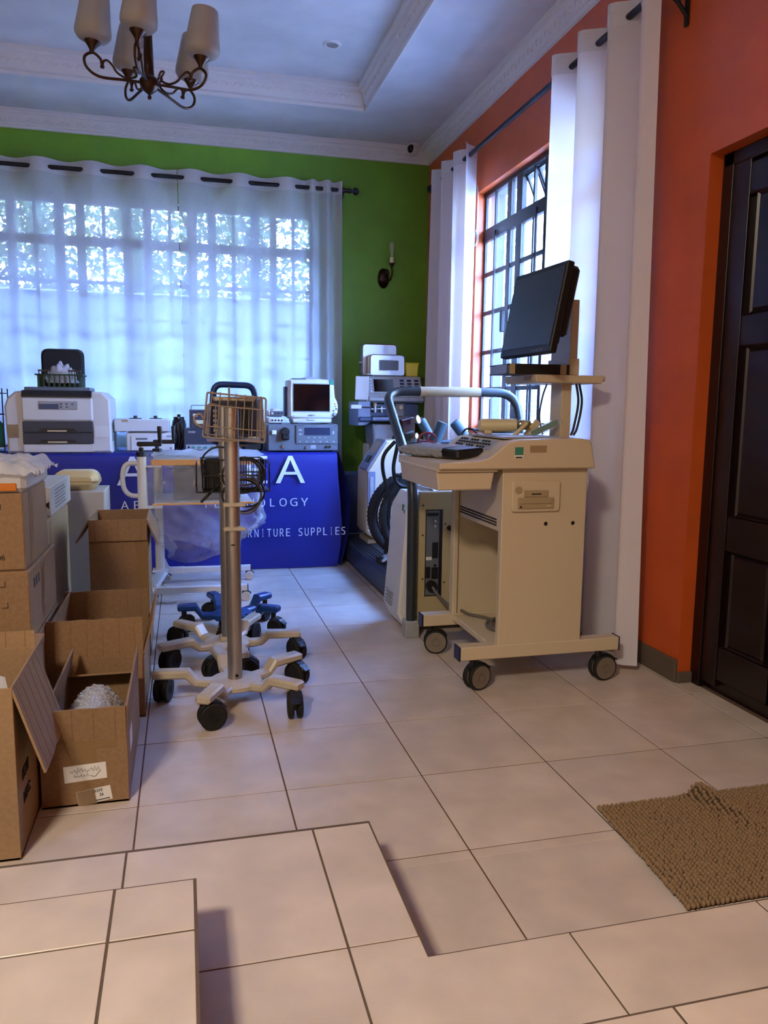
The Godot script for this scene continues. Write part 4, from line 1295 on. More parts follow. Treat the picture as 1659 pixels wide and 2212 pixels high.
	single("green_bottle", "green container in the wire rack at the left edge", "bottle", Sh.new().lathe([Vector2(0.0, 0.0), Vector2(0.038, 0.0), Vector2(0.040, 0.01), Vector2(0.040, 0.13), Vector2(0.018, 0.155), Vector2(0.018, 0.175), Vector2(0.0, 0.176)], 18), "label_teal", Vector3(-1.135, 0.8065, -5.38))
	t = wthing("padded_pouch", "black padded pouch lying between the monitor stand and light source", "pouch", Vector3(0.44, TY + 0.004, -5.32))
	part(t, "pouch_body", B().prism(rrect(0.37, 0.770, 0.505, 0.845, 0.03), -5.45, -5.19, 0.015), "black")
	part(t, "flap", Bx(Basis(Vector3.BACK, 0.9), Vector3(0.485, 0.83, -5.30)).box(Vector3.ZERO, Vector3(0.11, 0.008, 0.16), 0.003), "dark")

# a crumpled sheet heaped over a centre: half-ellipsoid with creases
func crumpled(called: String, label: String, at: Vector3, r: Vector3, seed_: int, m: String, rough := 0.25, category := "plastic bag", group := "", full := false) -> MeshInstance3D:
	var n := FastNoiseLite.new()
	n.seed = seed_
	n.frequency = 1.3
	n.noise_type = FastNoiseLite.TYPE_CELLULAR
	n.cellular_return_type = FastNoiseLite.RETURN_DISTANCE2_SUB
	var P := []
	for i in 19:
		var row := []
		for j in 37:
			var th := (PI if full else PI * 0.5) * i / 18.0
			var ph := TAU * (j % 36) / 36.0
			var d := Vector3(sin(th) * cos(ph), cos(th), sin(th) * sin(ph))
			var k := 1.0 - rough * 0.5 + rough * n.get_noise_3d(d.x * 1.8, d.y * 1.8, d.z * 1.8) * 1.3
			row.append(d * r * k)
		P.append(row)
	return single(called, label, category, Sh.new().grid(P), m, at, 0, group)

# ---------------------------------------------------------------- rolling stands
# twin-wheel caster under a point; axis of the wheels along local x
func caster(parent: Node3D, at: Vector3, top: float, turn: float, r: float, hub: String, brake := true, width := 0.019, tyre := "rubber") -> Node3D:
	var c := Node3D.new()
	c.name = "caster"
	parent.add_child(c, true)
	c.position = at - cur
	c.rotation.y = turn
	var off := Vector3(0, r, r * 0.45)
	for s in [-1.0, 1.0]:
		var w := Sh.new()
		var o: Vector3 = off + Vector3(s * (width * 0.5 + 0.006), 0, 0)
		w.at(Transform3D(Basis(Vector3(0, -1, 0), Vector3(1, 0, 0), Vector3(0, 0, 1)), o))
		w.lathe([Vector2(r * 0.86, -width / 2), Vector2(r * 0.96, -width / 2 + 0.001), Vector2(r, -width / 2 + 0.005), Vector2(r, width / 2 - 0.005), Vector2(r * 0.96, width / 2 - 0.001), Vector2(r * 0.86, width / 2)], 26)
		part(c, "wheel", w, tyre)
		var h := Sh.new()
		h.at(Transform3D(Basis(Vector3(0, -1, 0), Vector3(1, 0, 0), Vector3(0, 0, 1)), o))
		h.lathe([Vector2(0, -width / 2 + 0.002), Vector2(r * 0.86, -width / 2)], 22)
		h.lathe([Vector2(r * 0.86, width / 2), Vector2(0, width / 2 - 0.002)], 22)
		h.lathe([Vector2(r * 0.30, -width / 2), Vector2(r * 0.30, -width / 2 - 0.002), Vector2(r * 0.34, -width / 2 - 0.002), Vector2(r * 0.34, -width / 2)], 16)
		h.lathe([Vector2(r * 0.30, width / 2), Vector2(r * 0.30, width / 2 + 0.002), Vector2(r * 0.34, width / 2 + 0.002), Vector2(r * 0.34, width / 2)], 16)
		part(c, "hub_disc", h, hub)
	var f := Sh.new()
	f.cyl(Vector3(0, r * 1.2, 0), Vector3(0, top, 0), 0.012, -1, 12)
	f.prism(V([-0.0055, r * 0.7, 0.0055, r * 0.7, 0.0055, r * 1.9, -0.0055, r * 1.9]), -0.012, r * 0.9)
	for k in 7:
		var a0 := deg_to_rad(35.0 + 16 * k)
		f.at(Transform3D(Basis(Vector3.RIGHT, -a0 + PI / 2), off)).box(Vector3(0, r * 1.07, 0), Vector3(width * 1.7, 0.004, r * 0.30), 0.001)
	f.xf = Transform3D()
	part(c, "fork", f, "dark")
	if brake:
		part(c, "brake_lever", Sh.new().at(Transform3D(Basis(Vector3.RIGHT, 0.5), Vector3(0, r * 1.65, r * 1.35))).box(Vector3.ZERO, Vector3(0.026, 0.006, 0.035), 0.002), "dark")
	return c

func star_base(t: Node3D, at: Vector3, first: float, reach: float, m: String, r: float, kink := 0.030) -> void:
	var hub := B()
	hub.lathe([Vector2(0, 0.060), Vector2(0.085, 0.060), Vector2(0.098, 0.066), Vector2(0.098, 0.080), Vector2(0.085, 0.088), Vector2(0, 0.089)], 26, at)
	part(t, "hub", hub, m)
	for k in 5:
		var a := deg_to_rad(first + 72.0 * k)
		var dir := Vector3(cos(a), 0, sin(a))
		var b := Basis(dir, Vector3.UP, dir.cross(Vector3.UP))
		var prof := V([0.04, 0.062, 0.11, 0.060, 0.145, 0.066, 0.175, 0.064 + kink, reach + 0.012, 0.066 + kink, reach + 0.018, 0.072 + kink, reach + 0.018, 0.090 + kink, reach + 0.008, 0.096 + kink, 0.165, 0.096 + kink, 0.135, 0.090, 0.10, 0.088, 0.04, 0.088])
		part(t, "arm", Bx(b, at).prism(prof, -0.026, 0.026, 0.007), m)
		caster(t, at + dir * (reach - 0.012), 0.070 + kink, rng.randf_range(-0.9, 0.9) + PI * 0.5 * k, r, "rubber", k % 2 == 0)

func build_stands() -> void:
	# front stand: silver column with the beige wire basket
	var P0 := Vector3(0.162, 0, -2.795)
	var t := wthing("roll_stand", "rolling stand with silver pole and beige wire basket, nearest the camera", "stand", P0, "rolling equipment stands")
	star_base(t, P0, 43.0, 0.275, "base_paint", 0.047)
	part(t, "pole", B().lathe([Vector2(0.0262, 0.088), Vector2(0.0262, 1.075), Vector2(0, 1.076)], 28, P0), "brushed")
	part(t, "pole_screw", B().tube([P0 + Vector3(0.005, 0.105, 0.025), P0 + Vector3(0.005, 0.105, 0.030)], 0.006, 10), "dark")
	part(t, "collar", B().lathe([Vector2(0.029, 1.070), Vector2(0.029, 1.080), Vector2(0.036, 1.086), Vector2(0.036, 1.096), Vector2(0, 1.097)], 22, P0), "mid_grey")
	part(t, "mount_plate", B().prism(V([0.105, 1.090, 0.240, 1.090, 0.248, 1.104, 0.098, 1.104]), -2.86, -2.735, 0.003), "base_paint")
	for y in [[0.728, 0.0], [0.642, 0.004]]:
		var cl := B()
		cl.lathe([Vector2(0.030, y[0] - 0.007), Vector2(0.030, y[0] + 0.007), Vector2(0.026, y[0] + 0.007)], 22, P0)
		cl.bb(0.128, 0.206, y[0] - 0.006, y[0] + 0.006, -2.772, -2.760, 0.002)
		part(t, "cable_clip", cl, "base_paint")
	part(t, "badge", B().at(Transform3D(Basis(), -cur)).sphere(P0 + Vector3(-0.002, 0.585, 0.0262), Vector3(0.008, 0.003, 0.001), 10, 5), "dark")
	# beige basket: front frame tilted, bars
	var bk := Node3D.new()
	bk.name = "wire_basket"
	t.add_child(bk)
	var w := B()
	var z0 := -2.72
	w.tube(bent([Vector3(0.080, 1.117, z0), Vector3(0.276, 1.100, z0), Vector3(0.272, 0.948, z0 - 0.01), Vector3(0.062, 0.968, z0 - 0.01), Vector3(0.080, 1.117, z0)], 0.008), 0.0032, 8)
	w.tube(bent([Vector3(0.090, 1.080, z0 - 0.145), Vector3(0.262, 1.064, z0 - 0.145), Vector3(0.258, 0.955, z0 - 0.145), Vector3(0.075, 0.972, z0 - 0.145), Vector3(0.090, 1.080, z0 - 0.145)], 0.008), 0.0028, 8)
	w.tube([Vector3(0.085, 1.075, z0 + 0.003), Vector3(0.268, 1.060, z0 + 0.003)], 0.0025, 6)
	w.tube([Vector3(0.072, 1.005, z0 + 0.003), Vector3(0.268, 0.988, z0 + 0.003)], 0.0025, 6)
	part(bk, "basket_frame", w, "wire_beige")
	w = B()
	for k in 7:
		var f := (k + 0.6) / 7.2
		var top := Vector3(lerpf(0.080, 0.276, f), lerpf(1.117, 1.100, f) + 0.004, z0 + 0.002)
		var bot := Vector3(lerpf(0.062, 0.272, f), lerpf(0.968, 0.948, f), z0 - 0.008)
		w.tube(bent([top + Vector3(0, 0, -0.01), top, bot, bot + Vector3(0.002, 0.006, -0.135), bot + Vector3(0.004, 0.11, -0.137)], 0.006), 0.0022, 6)
	part(bk, "wire", w, "wire_beige").set_meta("kind", "stuff")
	part(bk, "mesh_tray", B().bb(0.078, 0.262, 0.952, 0.956, -2.865, -2.728, 0.001), "wire_beige")
	part(bk, "side_plate", Bx(Basis(Vector3.BACK, 0.05), Vector3(0.264, 1.03, -2.79)).box(Vector3.ZERO, Vector3(0.012, 0.14, 0.11), 0.004), "wire_beige")
	part(bk, "hook", B().tube(curve([Vector3(0.062, 1.0, z0), Vector3(0.040, 1.012, z0), Vector3(0.036, 1.035, z0), Vector3(0.055, 1.045, z0), Vector3(0.066, 1.03, z0)], 5), 0.004, 8), "wire_beige")
	# second stand: dark basket with cables halfway up
	var P1 := Vector3(0.163, 0, -3.28)
	t = wthing("roll_stand", "rolling stand with dark wire basket of cables, just behind the nearest stand", "stand", P1, "rolling equipment stands")
	star_base(t, P1, 10.0, 0.29, "base_paint", 0.047)
	part(t, "pole", B().lathe([Vector2(0.0262, 0.088), Vector2(0.0262, 1.07), Vector2(0, 1.071)], 28, P1), "brushed")
	part(t, "pole_foot", B().bb(P1.x - 0.035, P1.x + 0.035, 0.088, 0.105, P1.z - 0.035, P1.z + 0.035, 0.004), "base_paint")
	part(t, "cable_clip", B().lathe([Vector2(0.031, 0.783), Vector2(0.031, 0.797), Vector2(0.026, 0.797)], 22, P1), "base_paint")
	bk = Node3D.new()
	bk.name = "wire_basket"
	t.add_child(bk)
	w = B()
	var zz := [-3.40, -3.235]
	for y in [0.722, 0.79, 0.853]:
		var q := 0.0 if y > 0.8 else 0.008
		w.tube(bent([Vector3(0.066 + q, y, zz[0]), Vector3(0.318 - q, y, zz[0]), Vector3(0.318 - q, y, zz[1]), Vector3(0.066 + q, y, zz[1]), Vector3(0.066 + q, y, zz[0])], 0.008), 0.003, 6)
	for x in [0.046, 0.338]:
		w.tube(bent([Vector3(x, 0.725, zz[1] + 0.01), Vector3(x, 0.84, zz[1] + 0.01), Vector3(x + 0.004, 0.84, zz[0]), Vector3(x, 0.725, zz[0]), Vector3(x, 0.725, zz[1] + 0.01)], 0.012), 0.0034, 6)
		w.tube([Vector3(x, 0.725, zz[1] + 0.01), Vector3(0.075 if x < 0.1 else 0.31, 0.722, zz[1])], 0.003, 6)
	part(bk, "basket_frame", w, "wire_dark")
	w = B()
	for k in 12:
		var x := 0.072 + k * 0.0217
		w.tube([Vector3(x, 0.853, zz[1]), Vector3(x, 0.722, zz[1]), Vector3(x, 0.722, zz[0]), Vector3(x, 0.853, zz[0])], 0.0018, 5)
	for k in 7:
		var z := lerpf(zz[0], zz[1], k / 6.0)
		w.tube([Vector3(0.066, 0.853, z), Vector3(0.074, 0.722, z), Vector3(0.31, 0.722, z), Vector3(0.318, 0.853, z)], 0.0018, 5)
	part(bk, "wire", w, "wire_dark").set_meta("kind", "stuff")
	part(bk, "support_strut", B().tube([Vector3(0.062, 0.682, -3.24), Vector3(0.150, 0.765, -3.27)], 0.006, 8), "wire_dark")
	# what lies in that basket
	t = wthing("cable_coil", "coils of grey and black cable hanging through the dark wire basket", "cable", Vector3(0.24, 0.70, -3.30))
	for k in 7:
		var pts := []
		var cx := 0.235 + 0.012 * sin(k * 2.1)
		var cy := (0.80 if k < 3 else 0.715) + 0.008 * cos(k * 1.7)
		for j in 24:
			var a := TAU * j / 24.0
			pts.append(Vector3(cx + (0.066 + 0.006 * (k % 3)) * cos(a), cy + (0.058 + 0.007 * (k % 4)) * sin(a), -3.218 + 0.010 * (k % 4) + 0.006 * sin(a * 2 + k)))
		part(t, "loop", B().tube(pts, 0.0042, 7, true), ["cord_grey", "black", "dark"][k % 3])
	part(t, "lead", B().tube(curve([Vector3(0.085, 0.80, -3.24), Vector3(0.07, 0.86, -3.235), Vector3(0.12, 0.905, -3.225), Vector3(0.20, 0.90, -3.225)], 6), 0.004, 7), "dark")
	t = wthing("power_adapter", "black power adapter lying in the dark wire basket", "adapter", Vector3(0.115, 0.726, -3.32))
	part(t, "block", B().bb(0.078, 0.145, 0.7265, 0.858, -3.375, -3.265, 0.01), "dark")
	# third stand: blue base with the blue monitor
	var P2 := Vector3(0.205, 0, -3.735)
	t = wthing("monitor_stand", "rolling stand with blue five-arm base behind the silver stands", "stand", P2, "rolling equipment stands")
	star_base(t, P2, 33.0, 0.235, "blue_paint", 0.040, 0.042)
	part(t, "pole", B().lathe([Vector2(0.018, 0.088), Vector2(0.018, 0.885), Vector2(0, 0.886)], 20, P2), "brushed")
	part(t, "top_plate", B().bb(P2.x - 0.06, P2.x + 0.08, 0.884, 0.894, P2.z - 0.06, P2.z + 0.06, 0.003), "mid_grey")
	t = wthing("vital_signs_monitor", "dark blue portable monitor with carry handle on the blue stand", "monitor", Vector3(0.232, 0.8945, -3.735))
	part(t, "housing", B().prism(rrect(0.120, 0.8945, 0.346, 1.105, 0.025), -3.80, -3.68, 0.012), "navy")
	part(t, "handle", B().tube(bent([Vector3(0.134, 1.09, -3.745), Vector3(0.142, 1.170, -3.745), Vector3(0.32, 1.166, -3.745), Vector3(0.334, 1.09, -3.745)], 0.05), 0.0145, 12), "blue_paint")
	part(t, "handle_web", B().bb(0.205, 0.213, 1.10, 1.16, -3.755, -3.735), "wire_beige")
	part(t, "screen", B().bb(0.205, 0.300, 0.945, 1.085, -3.682, -3.676, 0.001), "screen_black")
	part(t, "printer_door", B().bb(0.292, 0.338, 0.905, 0.930, -3.682, -3.672, 0.002), "white_plastic")
	for k in 6:
		part(t, "key", B().bb(0.132, 0.150, 0.93 + k * 0.022, 0.944 + k * 0.022, -3.682, -3.675, 0.002), "pale_grey" if k % 2 else "cream_dark")

# ---------------------------------------------------------------- crank-height frame wrapped in film
func build_crank_tables() -> void:
	var t := wthing("crank_table", "white crank-height trolley table with yellow-edged boards, half wrapped in film", "trolley", Vector3(0.05, 0, -4.56))
	var cols := [Vector3(-0.218, 0, -4.30), Vector3(-0.154, 0, -4.80)]
	for i in 2:
		var c: Vector3 = cols[i]
		var top := 0.812 if i == 0 else 0.800
		var col := part(t, "column", B().lathe([Vector2(0.025, 0.23), Vector2(0.025, top - 0.006), Vector2(0.022, top), Vector2(0, top)], 22, c), "white_paint")
		part(t, "outer_leg", B().lathe([Vector2(0.027, 0.085), Vector2(0.027, 0.236), Vector2(0.022, 0.238), Vector2(0.021, 0.30), Vector2(0, 0.30)], 22, c), "white_paint")
		part(col, "cap", B().lathe([Vector2(0.0268, top - 0.012), Vector2(0.0268, top + 0.014), Vector2(0.012, top + 0.016), Vector2(0.012, top + 0.034), Vector2(0, top + 0.035)], 20, c), "black")
		var cr := part(t, "crank", B().bb(c.x - 0.022, c.x + 0.105, top + 0.042, top + 0.066, c.z - 0.013, c.z + 0.013, 0.005), "black")
		part(cr, "crank_shaft", B().cyl(c + Vector3(0, top + 0.03, 0), c + Vector3(0, top + 0.05, 0), 0.009), "steel")
		part(cr, "crank_grip", B().lathe([Vector2(0.007, top + 0.06), Vector2(0.010, top + 0.075), Vector2(0.0125, top + 0.14), Vector2(0.0115, top + 0.147), Vector2(0, top + 0.148)], 16, c + Vector3(0.095, 0, 0)), "black")
		part(t, "base_plate", B().bb(c.x - 0.045, c.x + 0.045, 0.078, 0.09, c.z - 0.05, c.z + 0.05, 0.003), "white_paint")
		part(t, "gusset", B().at(Transform3D(Basis(), -cur)).prism(V([c.x + 0.02, 0.09, c.x + 0.065, 0.09, c.x + 0.045, 0.115, c.x + 0.03, 0.155, c.x + 0.02, 0.155]), c.z - 0.003, c.z + 0.003), "white_paint")
	part(t, "d_handle", B().tube(bent([Vector3(-0.225, 0.765, -4.30), Vector3(-0.300, 0.765, -4.30), Vector3(-0.318, 0.71, -4.30), Vector3(-0.312, 0.63, -4.30), Vector3(-0.285, 0.595, -4.30), Vector3(-0.225, 0.590, -4.30)], 0.045, 6), 0.0125, 12), "white_paint")
	var rails := [[Vector3(-0.21, 0.075, -4.305), Vector3(0.325, 0.075, -4.285)], [Vector3(-0.15, 0.075, -4.83), Vector3(0.385, 0.075, -4.815)]]
	for r in rails:
		var a: Vector3 = r[0]
		var b: Vector3 = r[1]
		var d := (b - a).normalized()
		var rl := part(t, "base_rail", Bx(Basis(d, Vector3.UP, d.cross(Vector3.UP)), (a + b) / 2).box(Vector3.ZERO, Vector3(a.distance_to(b), 0.034, 0.034), 0.003), "white_paint")
		part(rl, "sleeve", Bx(Basis(d, Vector3.UP, d.cross(Vector3.UP)), a + d * 0.07).box(Vector3.ZERO, Vector3(0.13, 0.037, 0.037), 0.002), "white_paint")
		part(rl, "end_cap", Bx(Basis(d, Vector3.UP, d.cross(Vector3.UP)), b).box(Vector3.ZERO, Vector3(0.006, 0.036, 0.036), 0.002), "dark")
		for k in 2:
			part(rl, "bolt", B().at(Transform3D(Basis(), -cur)).sphere(a + d * (0.045 + 0.05 * k) + Vector3(0, 0.019, 0), Vector3(0.006, 0.004, 0.006), 8, 5), "steel")
		for e in [a + d * 0.02, b - d * 0.02]:
			caster(t, Vector3(e.x, 0, e.z), 0.062, 1.4, 0.027, "white_plastic", false, 0.013, "white_plastic")
	var ca := Vector3(-0.20, 0.07, -4.31)
	var cb := Vector3(-0.14, 0.07, -4.82)
	var cd := (cb - ca).normalized()
	part(t, "cross_member", Bx(Basis(cd, Vector3.UP, cd.cross(Vector3.UP)), (ca + cb) / 2).box(Vector3.ZERO, Vector3(0.50, 0.03, 0.06), 0.004), "white_paint")
	for y in [[0.752, 0.786, 0.0], [0.538, 0.552, 0.01]]:
		var bd := part(t, "board", B().bb(-0.160, 0.36, y[0] + 0.002, y[1] - 0.002, -4.80, -4.31, 0.002), "white_plastic")
		part(bd, "yellow_edge", B().bb(-0.170, 0.37, y[0], y[1] - 0.004, -4.318, -4.300, 0.003).bb(-0.125, 0.37, y[0], y[1] - 0.004, -4.812, -4.796, 0.003), "yellow", "yellow edging")
	part(t, "inner_box", B().bb(-0.06, 0.30, 0.553, 0.74, -4.74, -4.40, 0.01), "mid_grey")
	for c in cols:
		part(t, "arm_bracket", B().bb(c.x, c.x + 0.10, 0.742, 0.752, c.z - 0.015, c.z + 0.015, 0.002).bb(c.x, c.x + 0.10, 0.524, 0.538, c.z - 0.015, c.z + 0.015, 0.002), "white_paint")
	# film sleeve round both boards
	var n := FastNoiseLite.new()
	n.seed = 11
	n.frequency = 5.0
	n.fractal_octaves = 3
	var P := []
	for i in 31:
		var d := i / 30.0
		var row := []
		for j in 81:
			var a := TAU * j / 80.0
			var ca2 := cos(a)
			var sa := sin(a)
			var k := pow(pow(absf(ca2), 6.0) + pow(absf(sa), 6.0), -1.0 / 6.0)
			var sag := 1.0 + 0.05 * sin(d * PI * 1.5) - 0.34 * smoothstep(0.72, 1.0, d)
			var y := lerpf(0.796, 0.250, d) + 0.045 * smoothstep(0.6, 1.0, d) * sin(a * 2.0 + 0.7)
			var p := Vector3(0.105 + 0.305 * k * ca2 * sag, y, -4.555 + 0.290 * k * sa * sag)
			var q := n.get_noise_3d(p.x * 2.0, p.y * 2.0, p.z * 2.0)
			p += Vector3(ca2, 0.15, sa) * (0.055 * q + 0.018 * n.get_noise_3d(p.x * 7.0, p.y * 7.0, p.z * 7.0)) * (0.30 + d)
			row.append(p - Vector3(0.10, 0.25, -4.555))
		P.append(row)
	single("film_wrap", "loose clear plastic film hanging round the yellow-edged boards", "plastic film", Sh.new().grid(P), "film", Vector3(0.10, 0.25, -4.555))
	var T := []
	for i in 13:
		var row := []
		for j in 13:
			var p := Vector3(-0.29 + 0.60 * j / 12.0, 0, -0.28 + 0.56 * i / 12.0)
			p.y = 0.022 * n.get_noise_2d(p.x * 6.0, p.z * 6.0) + 0.012
			row.append(p)
		T.append(row)
	single("film_sheet", "clear film bunched on top of the yellow-edged board", "plastic film", Sh.new().grid(T), "film_milky", Vector3(0.12, 0.79, -4.555))

# ---------------------------------------------------------------- cardboard boxes on the left
# flaps: [side, length, angle in degrees from upright, outward positive]; sides f b l r
func open_box(t: Node3D, x0: float, x1: float, z0: float, z1: float, y0: float, h: float, flaps: Array, m: String, inner := "card2") -> void:
	var k := 0.006
	part(t, "bottom", B().bb(x0, x1, y0, y0 + k, z0, z1), m)
	part(t, "wall", B().bb(x0, x1, y0, y0 + h, z1 - k, z1, 0.001), m)
	part(t, "wall", B().bb(x0, x1, y0, y0 + h, z0, z0 + k, 0.001), m)
	part(t, "wall", B().bb(x0, x0 + k, y0, y0 + h, z0 + k, z1 - k, 0.001), m)
	part(t, "wall", B().bb(x1 - k, x1, y0, y0 + h, z0 + k, z1 - k, 0.001), m)
	for f in flaps:
		var a := deg_to_rad(f[2])
		var b: Basis
		var o: Vector3
		var w: float
		match f[0]:
			"f":
				b = Basis(Vector3.RIGHT, a)
				o = Vector3((x0 + x1) / 2, y0 + h, z1 - k / 2)
				w = x1 - x0 - 0.004
			"b":
				b = Basis(Vector3.RIGHT, -a)
				o = Vector3((x0 + x1) / 2, y0 + h, z0 + k / 2)
				w = x1 - x0 - 0.004
			"r":
				b = Basis(Vector3.BACK, -a) * Basis(Vector3.UP, PI / 2)
				o = Vector3(x1 - k / 2, y0 + h, (z0 + z1) / 2)
				w = z1 - z0 - 0.004
			_:
				b = Basis(Vector3.BACK, a) * Basis(Vector3.UP, PI / 2)
				o = Vector3(x0 + k / 2, y0 + h, (z0 + z1) / 2)
				w = z1 - z0 - 0.004
		var L: float = f[1]
		# corrugated board with a slightly uneven free edge
		var poly := PackedVector2Array([Vector2(-w / 2, 0), Vector2(w / 2, 0)])
		for i in 9:
			var s := 1.0 - i / 8.0
			poly.append(Vector2(lerpf(-w / 2, w / 2, s), L * (1.0 - 0.02 * rng.randf())))
		var sh := Bx(b, o).prism(poly, -k / 2, k / 2)
		var fl := part(t, "flap", sh, m)
		var cr := Bx(b, o)
		var n := int(w / 0.045)
		for i in n:
			var x := -w / 2 + (i + 0.5) * w / n
			cr.bb(x - 0.0008, x + 0.0008, 0.006, L * 0.97, k / 2, k / 2 + 0.0006)
			cr.bb(x - 0.0008, x + 0.0008, 0.006, L * 0.97, -k / 2 - 0.0006, -k / 2)
		part(fl, "flute_line", cr, "card_edge").set_meta("kind", "stuff")

func closed_box(t: Node3D, x0: float, x1: float, y0: float, y1: float, z0: float, z1: float, m: String) -> void:
	part(t, "body", B().bb(x0, x1, y0, y1, z0, z1, 0.004), m)
	part(t, "seam_tape", B().bb((x0 + x1) / 2 - 0.025, (x0 + x1) / 2 + 0.025, y1 - 0.07, y1 + 0.0008, z1 - 0.05, z1 + 0.0008).bb((x0 + x1) / 2 - 0.025, (x0 + x1) / 2 + 0.025, y1, y1 + 0.0008, z0, z1 - 0.05), "tape")

func corner_marks(t: Node3D, x: float, y: float, z: float, s := 0.018) -> void:
	part(t, "print_mark", B().bb(x - s, x, y, y + 0.002, z, z + 0.0006).bb(x - 0.002, x, y, y + s, z, z + 0.0006), "ink")

func build_boxes() -> void:
	var RB := Basis(Vector3.UP, PI / 2)
	# a) tall stack at the left edge
	var t := wthing("cardboard_box", "sealed cardboard box at the bottom of the left stack", "box", Vector3(-0.66, 0, -2.76), "stacked sealed boxes on the left")
	closed_box(t, -0.84, -0.462, 0.0, 0.345, -3.02, -2.52, "card0")
	t = wthing("cardboard_box", "sealed cardboard box with corner marks, second in the left stack", "box", Vector3(-0.66, 0.3455, -2.76), "stacked sealed boxes on the left")
	closed_box(t, -0.84, -0.468, 0.346, 0.566, -3.02, -2.53, "card0")
	corner_marks(t, -0.535, 0.52, -2.53)
	corner_marks(t, -0.530, 0.455, -2.53)
	for z in [-2.62, -2.66, -2.70]:
		part(t, "print_mark", B().bb(-0.4676, -0.4670, 0.50, 0.53, z, z + 0.02), "ink")
	part(t, "side_tape", B().bb(-0.4684, -0.4672, 0.40, 0.565, -2.79, -2.73), "tape")
	t = wthing("cardboard_box", "sealed cardboard box marked 06 near the top of the left stack", "box", Vector3(-0.66, 0.5665, -2.76), "stacked sealed boxes on the left")
	closed_box(t, -0.84, -0.478, 0.567, 0.805, -2.96, -2.55, "card0")
	corner_marks(t, -0.540, 0.755, -2.55)
	write(t, "06", Vector3(-0.547, 0.608, -2.5492), 0.021, 0.016, "ink")
	part(t, "side_tape", B().bb(-0.4784, -0.4772, 0.58, 0.804, -2.70, -2.64), "tape")
	# b) film-wrapped pack on the stack
	t = wthing("wrapped_pack", "white pack under crumpled plastic on top of the left stack", "package", Vector3(-0.66, 0.8055, -2.74))
	part(t, "pack_body", B().bb(-0.84, -0.466, 0.806, 0.868, -2.95, -2.545, 0.015), "white_box")
	part(t, "amber_tape", B().bb(-0.84, -0.492, 0.812, 0.836, -2.546, -2.541, 0.002), "orange_tape", "shiny amber tape")
	var n := FastNoiseLite.new()
	n.seed = 4
	n.frequency = 7.0
	n.fractal_octaves = 3
	var P := []
	for i in 41:
		var row := []
		for j in 49:
			var x := lerpf(-0.86, -0.435, j / 48.0)
			var z := lerpf(-2.97, -2.525, i / 40.0)
			var e := maxf(smoothstep(0.84, 1.0, j / 48.0), smoothstep(0.90, 1.0, i / 40.0))
			row.append(Vector3(x, 0.893 + 0.022 * n.get_noise_2d(x * 1.6, z * 2.6) - 0.030 * e * e, z))
		P.append(row)
	part(t, "film", B().grid(P), "film_milky", "crumpled clear film")
	# c) low box with a lid, in front of the stack
	t = wthing("cardboard_box", "low lidded cardboard box in front of the left stack", "box", Vector3(-0.62, 0, -2.35))
	part(t, "body", B().bb(-0.80, -0.432, 0, 0.35, -2.505, -2.24, 0.003), "card1")
	part(t, "lid", B().bb(-0.805, -0.427, 0.352, 0.378, -2.508, -2.235, 0.003), "card1")
	part(t, "lid_tape", B().bb(-0.80, -0.46, 0.345, 0.356, -2.236, -2.232), "tape")
	# d) big open box at the front left, flap hanging out
	t = wthing("cardboard_box", "big open cardboard box at the front left with a hanging side flap", "box", Vector3(-0.58, 0, -2.06))
	open_box(t, -0.78, -0.397, -2.195, -1.885, 0.0, 0.425, [["r", 0.225, 163.0], ["b", 0.05, 5.0], ["l", 0.20, 12.0]], "card1")
	write(t, "NT.WT", Vector3(-0.3958, 0.185, -1.98), 0.075, 0.028, "ink", "Droid Sans", RB)
	write(t, "MEAS:", Vector3(-0.3958, 0.125, -1.985), 0.080, 0.028, "ink", "Droid Sans", RB)
	crumpled("packing_paper", "crumpled brown packing paper inside the big front-left box", Vector3(-0.60, 0.26, -2.07), Vector3(0.17, 0.17, 0.14), 8, "card2", 0.35, "paper")
	single("paper_sheet", "white paper sheet sticking out of the big front-left box", "paper", Sh.new().at(Transform3D(Basis.from_euler(Vector3(0.25, 0.3, -0.5)), Vector3.ZERO)).box(Vector3.ZERO, Vector3(0.12, 0.001, 0.16)), "paper", Vector3(-0.475, 0.40, -1.97))
	# e) front open box with bubble wrap
	t = wthing("cardboard_box", "open cardboard box with a handwritten label and bubble wrap inside", "box", Vector3(-0.278, 0, -2.39))
	open_box(t, -0.389, -0.167, -2.665, -2.12, 0.0, 0.180, [["f", 0.094, 4.0], ["b", 0.085, -70.0], ["l", 0.098, -10.0], ["r", 0.092, 2.0]], "card0")
	var lb := part(t, "paper_label", Bx(Basis(Vector3.BACK, 0.05), Vector3(-0.277, 0.094, -2.1194)).box(Vector3.ZERO, Vector3(0.108, 0.046, 0.0008)), "paper")
	var sc := Bx(Basis(Vector3.BACK, 0.05), Vector3(-0.277, 0.094, -2.1188))
	for k in 9:
		var x := -0.038 + k * 0.0085
		sc.tube([Vector3(x, 0.004 + 0.005 * sin(k * 2.3), 0), Vector3(x + 0.004, 0.012 - 0.004 * cos(k * 1.3), 0), Vector3(x + 0.007, 0.003, 0)], 0.0006, 4)
	for k in 5:
		var x := -0.03 + k * 0.008
		sc.tube([Vector3(x, -0.010, 0), Vector3(x + 0.003, -0.003 - 0.003 * (k % 2), 0), Vector3(x + 0.006, -0.011, 0)], 0.0006, 4)
	sc.tube(curve([Vector3(0.012, -0.010, 0), Vector3(0.024, -0.014, 0), Vector3(0.032, -0.006, 0), Vector3(0.040, 0.002, 0)], 4), 0.0007, 4)
	part(lb, "handwriting", sc, "ink")
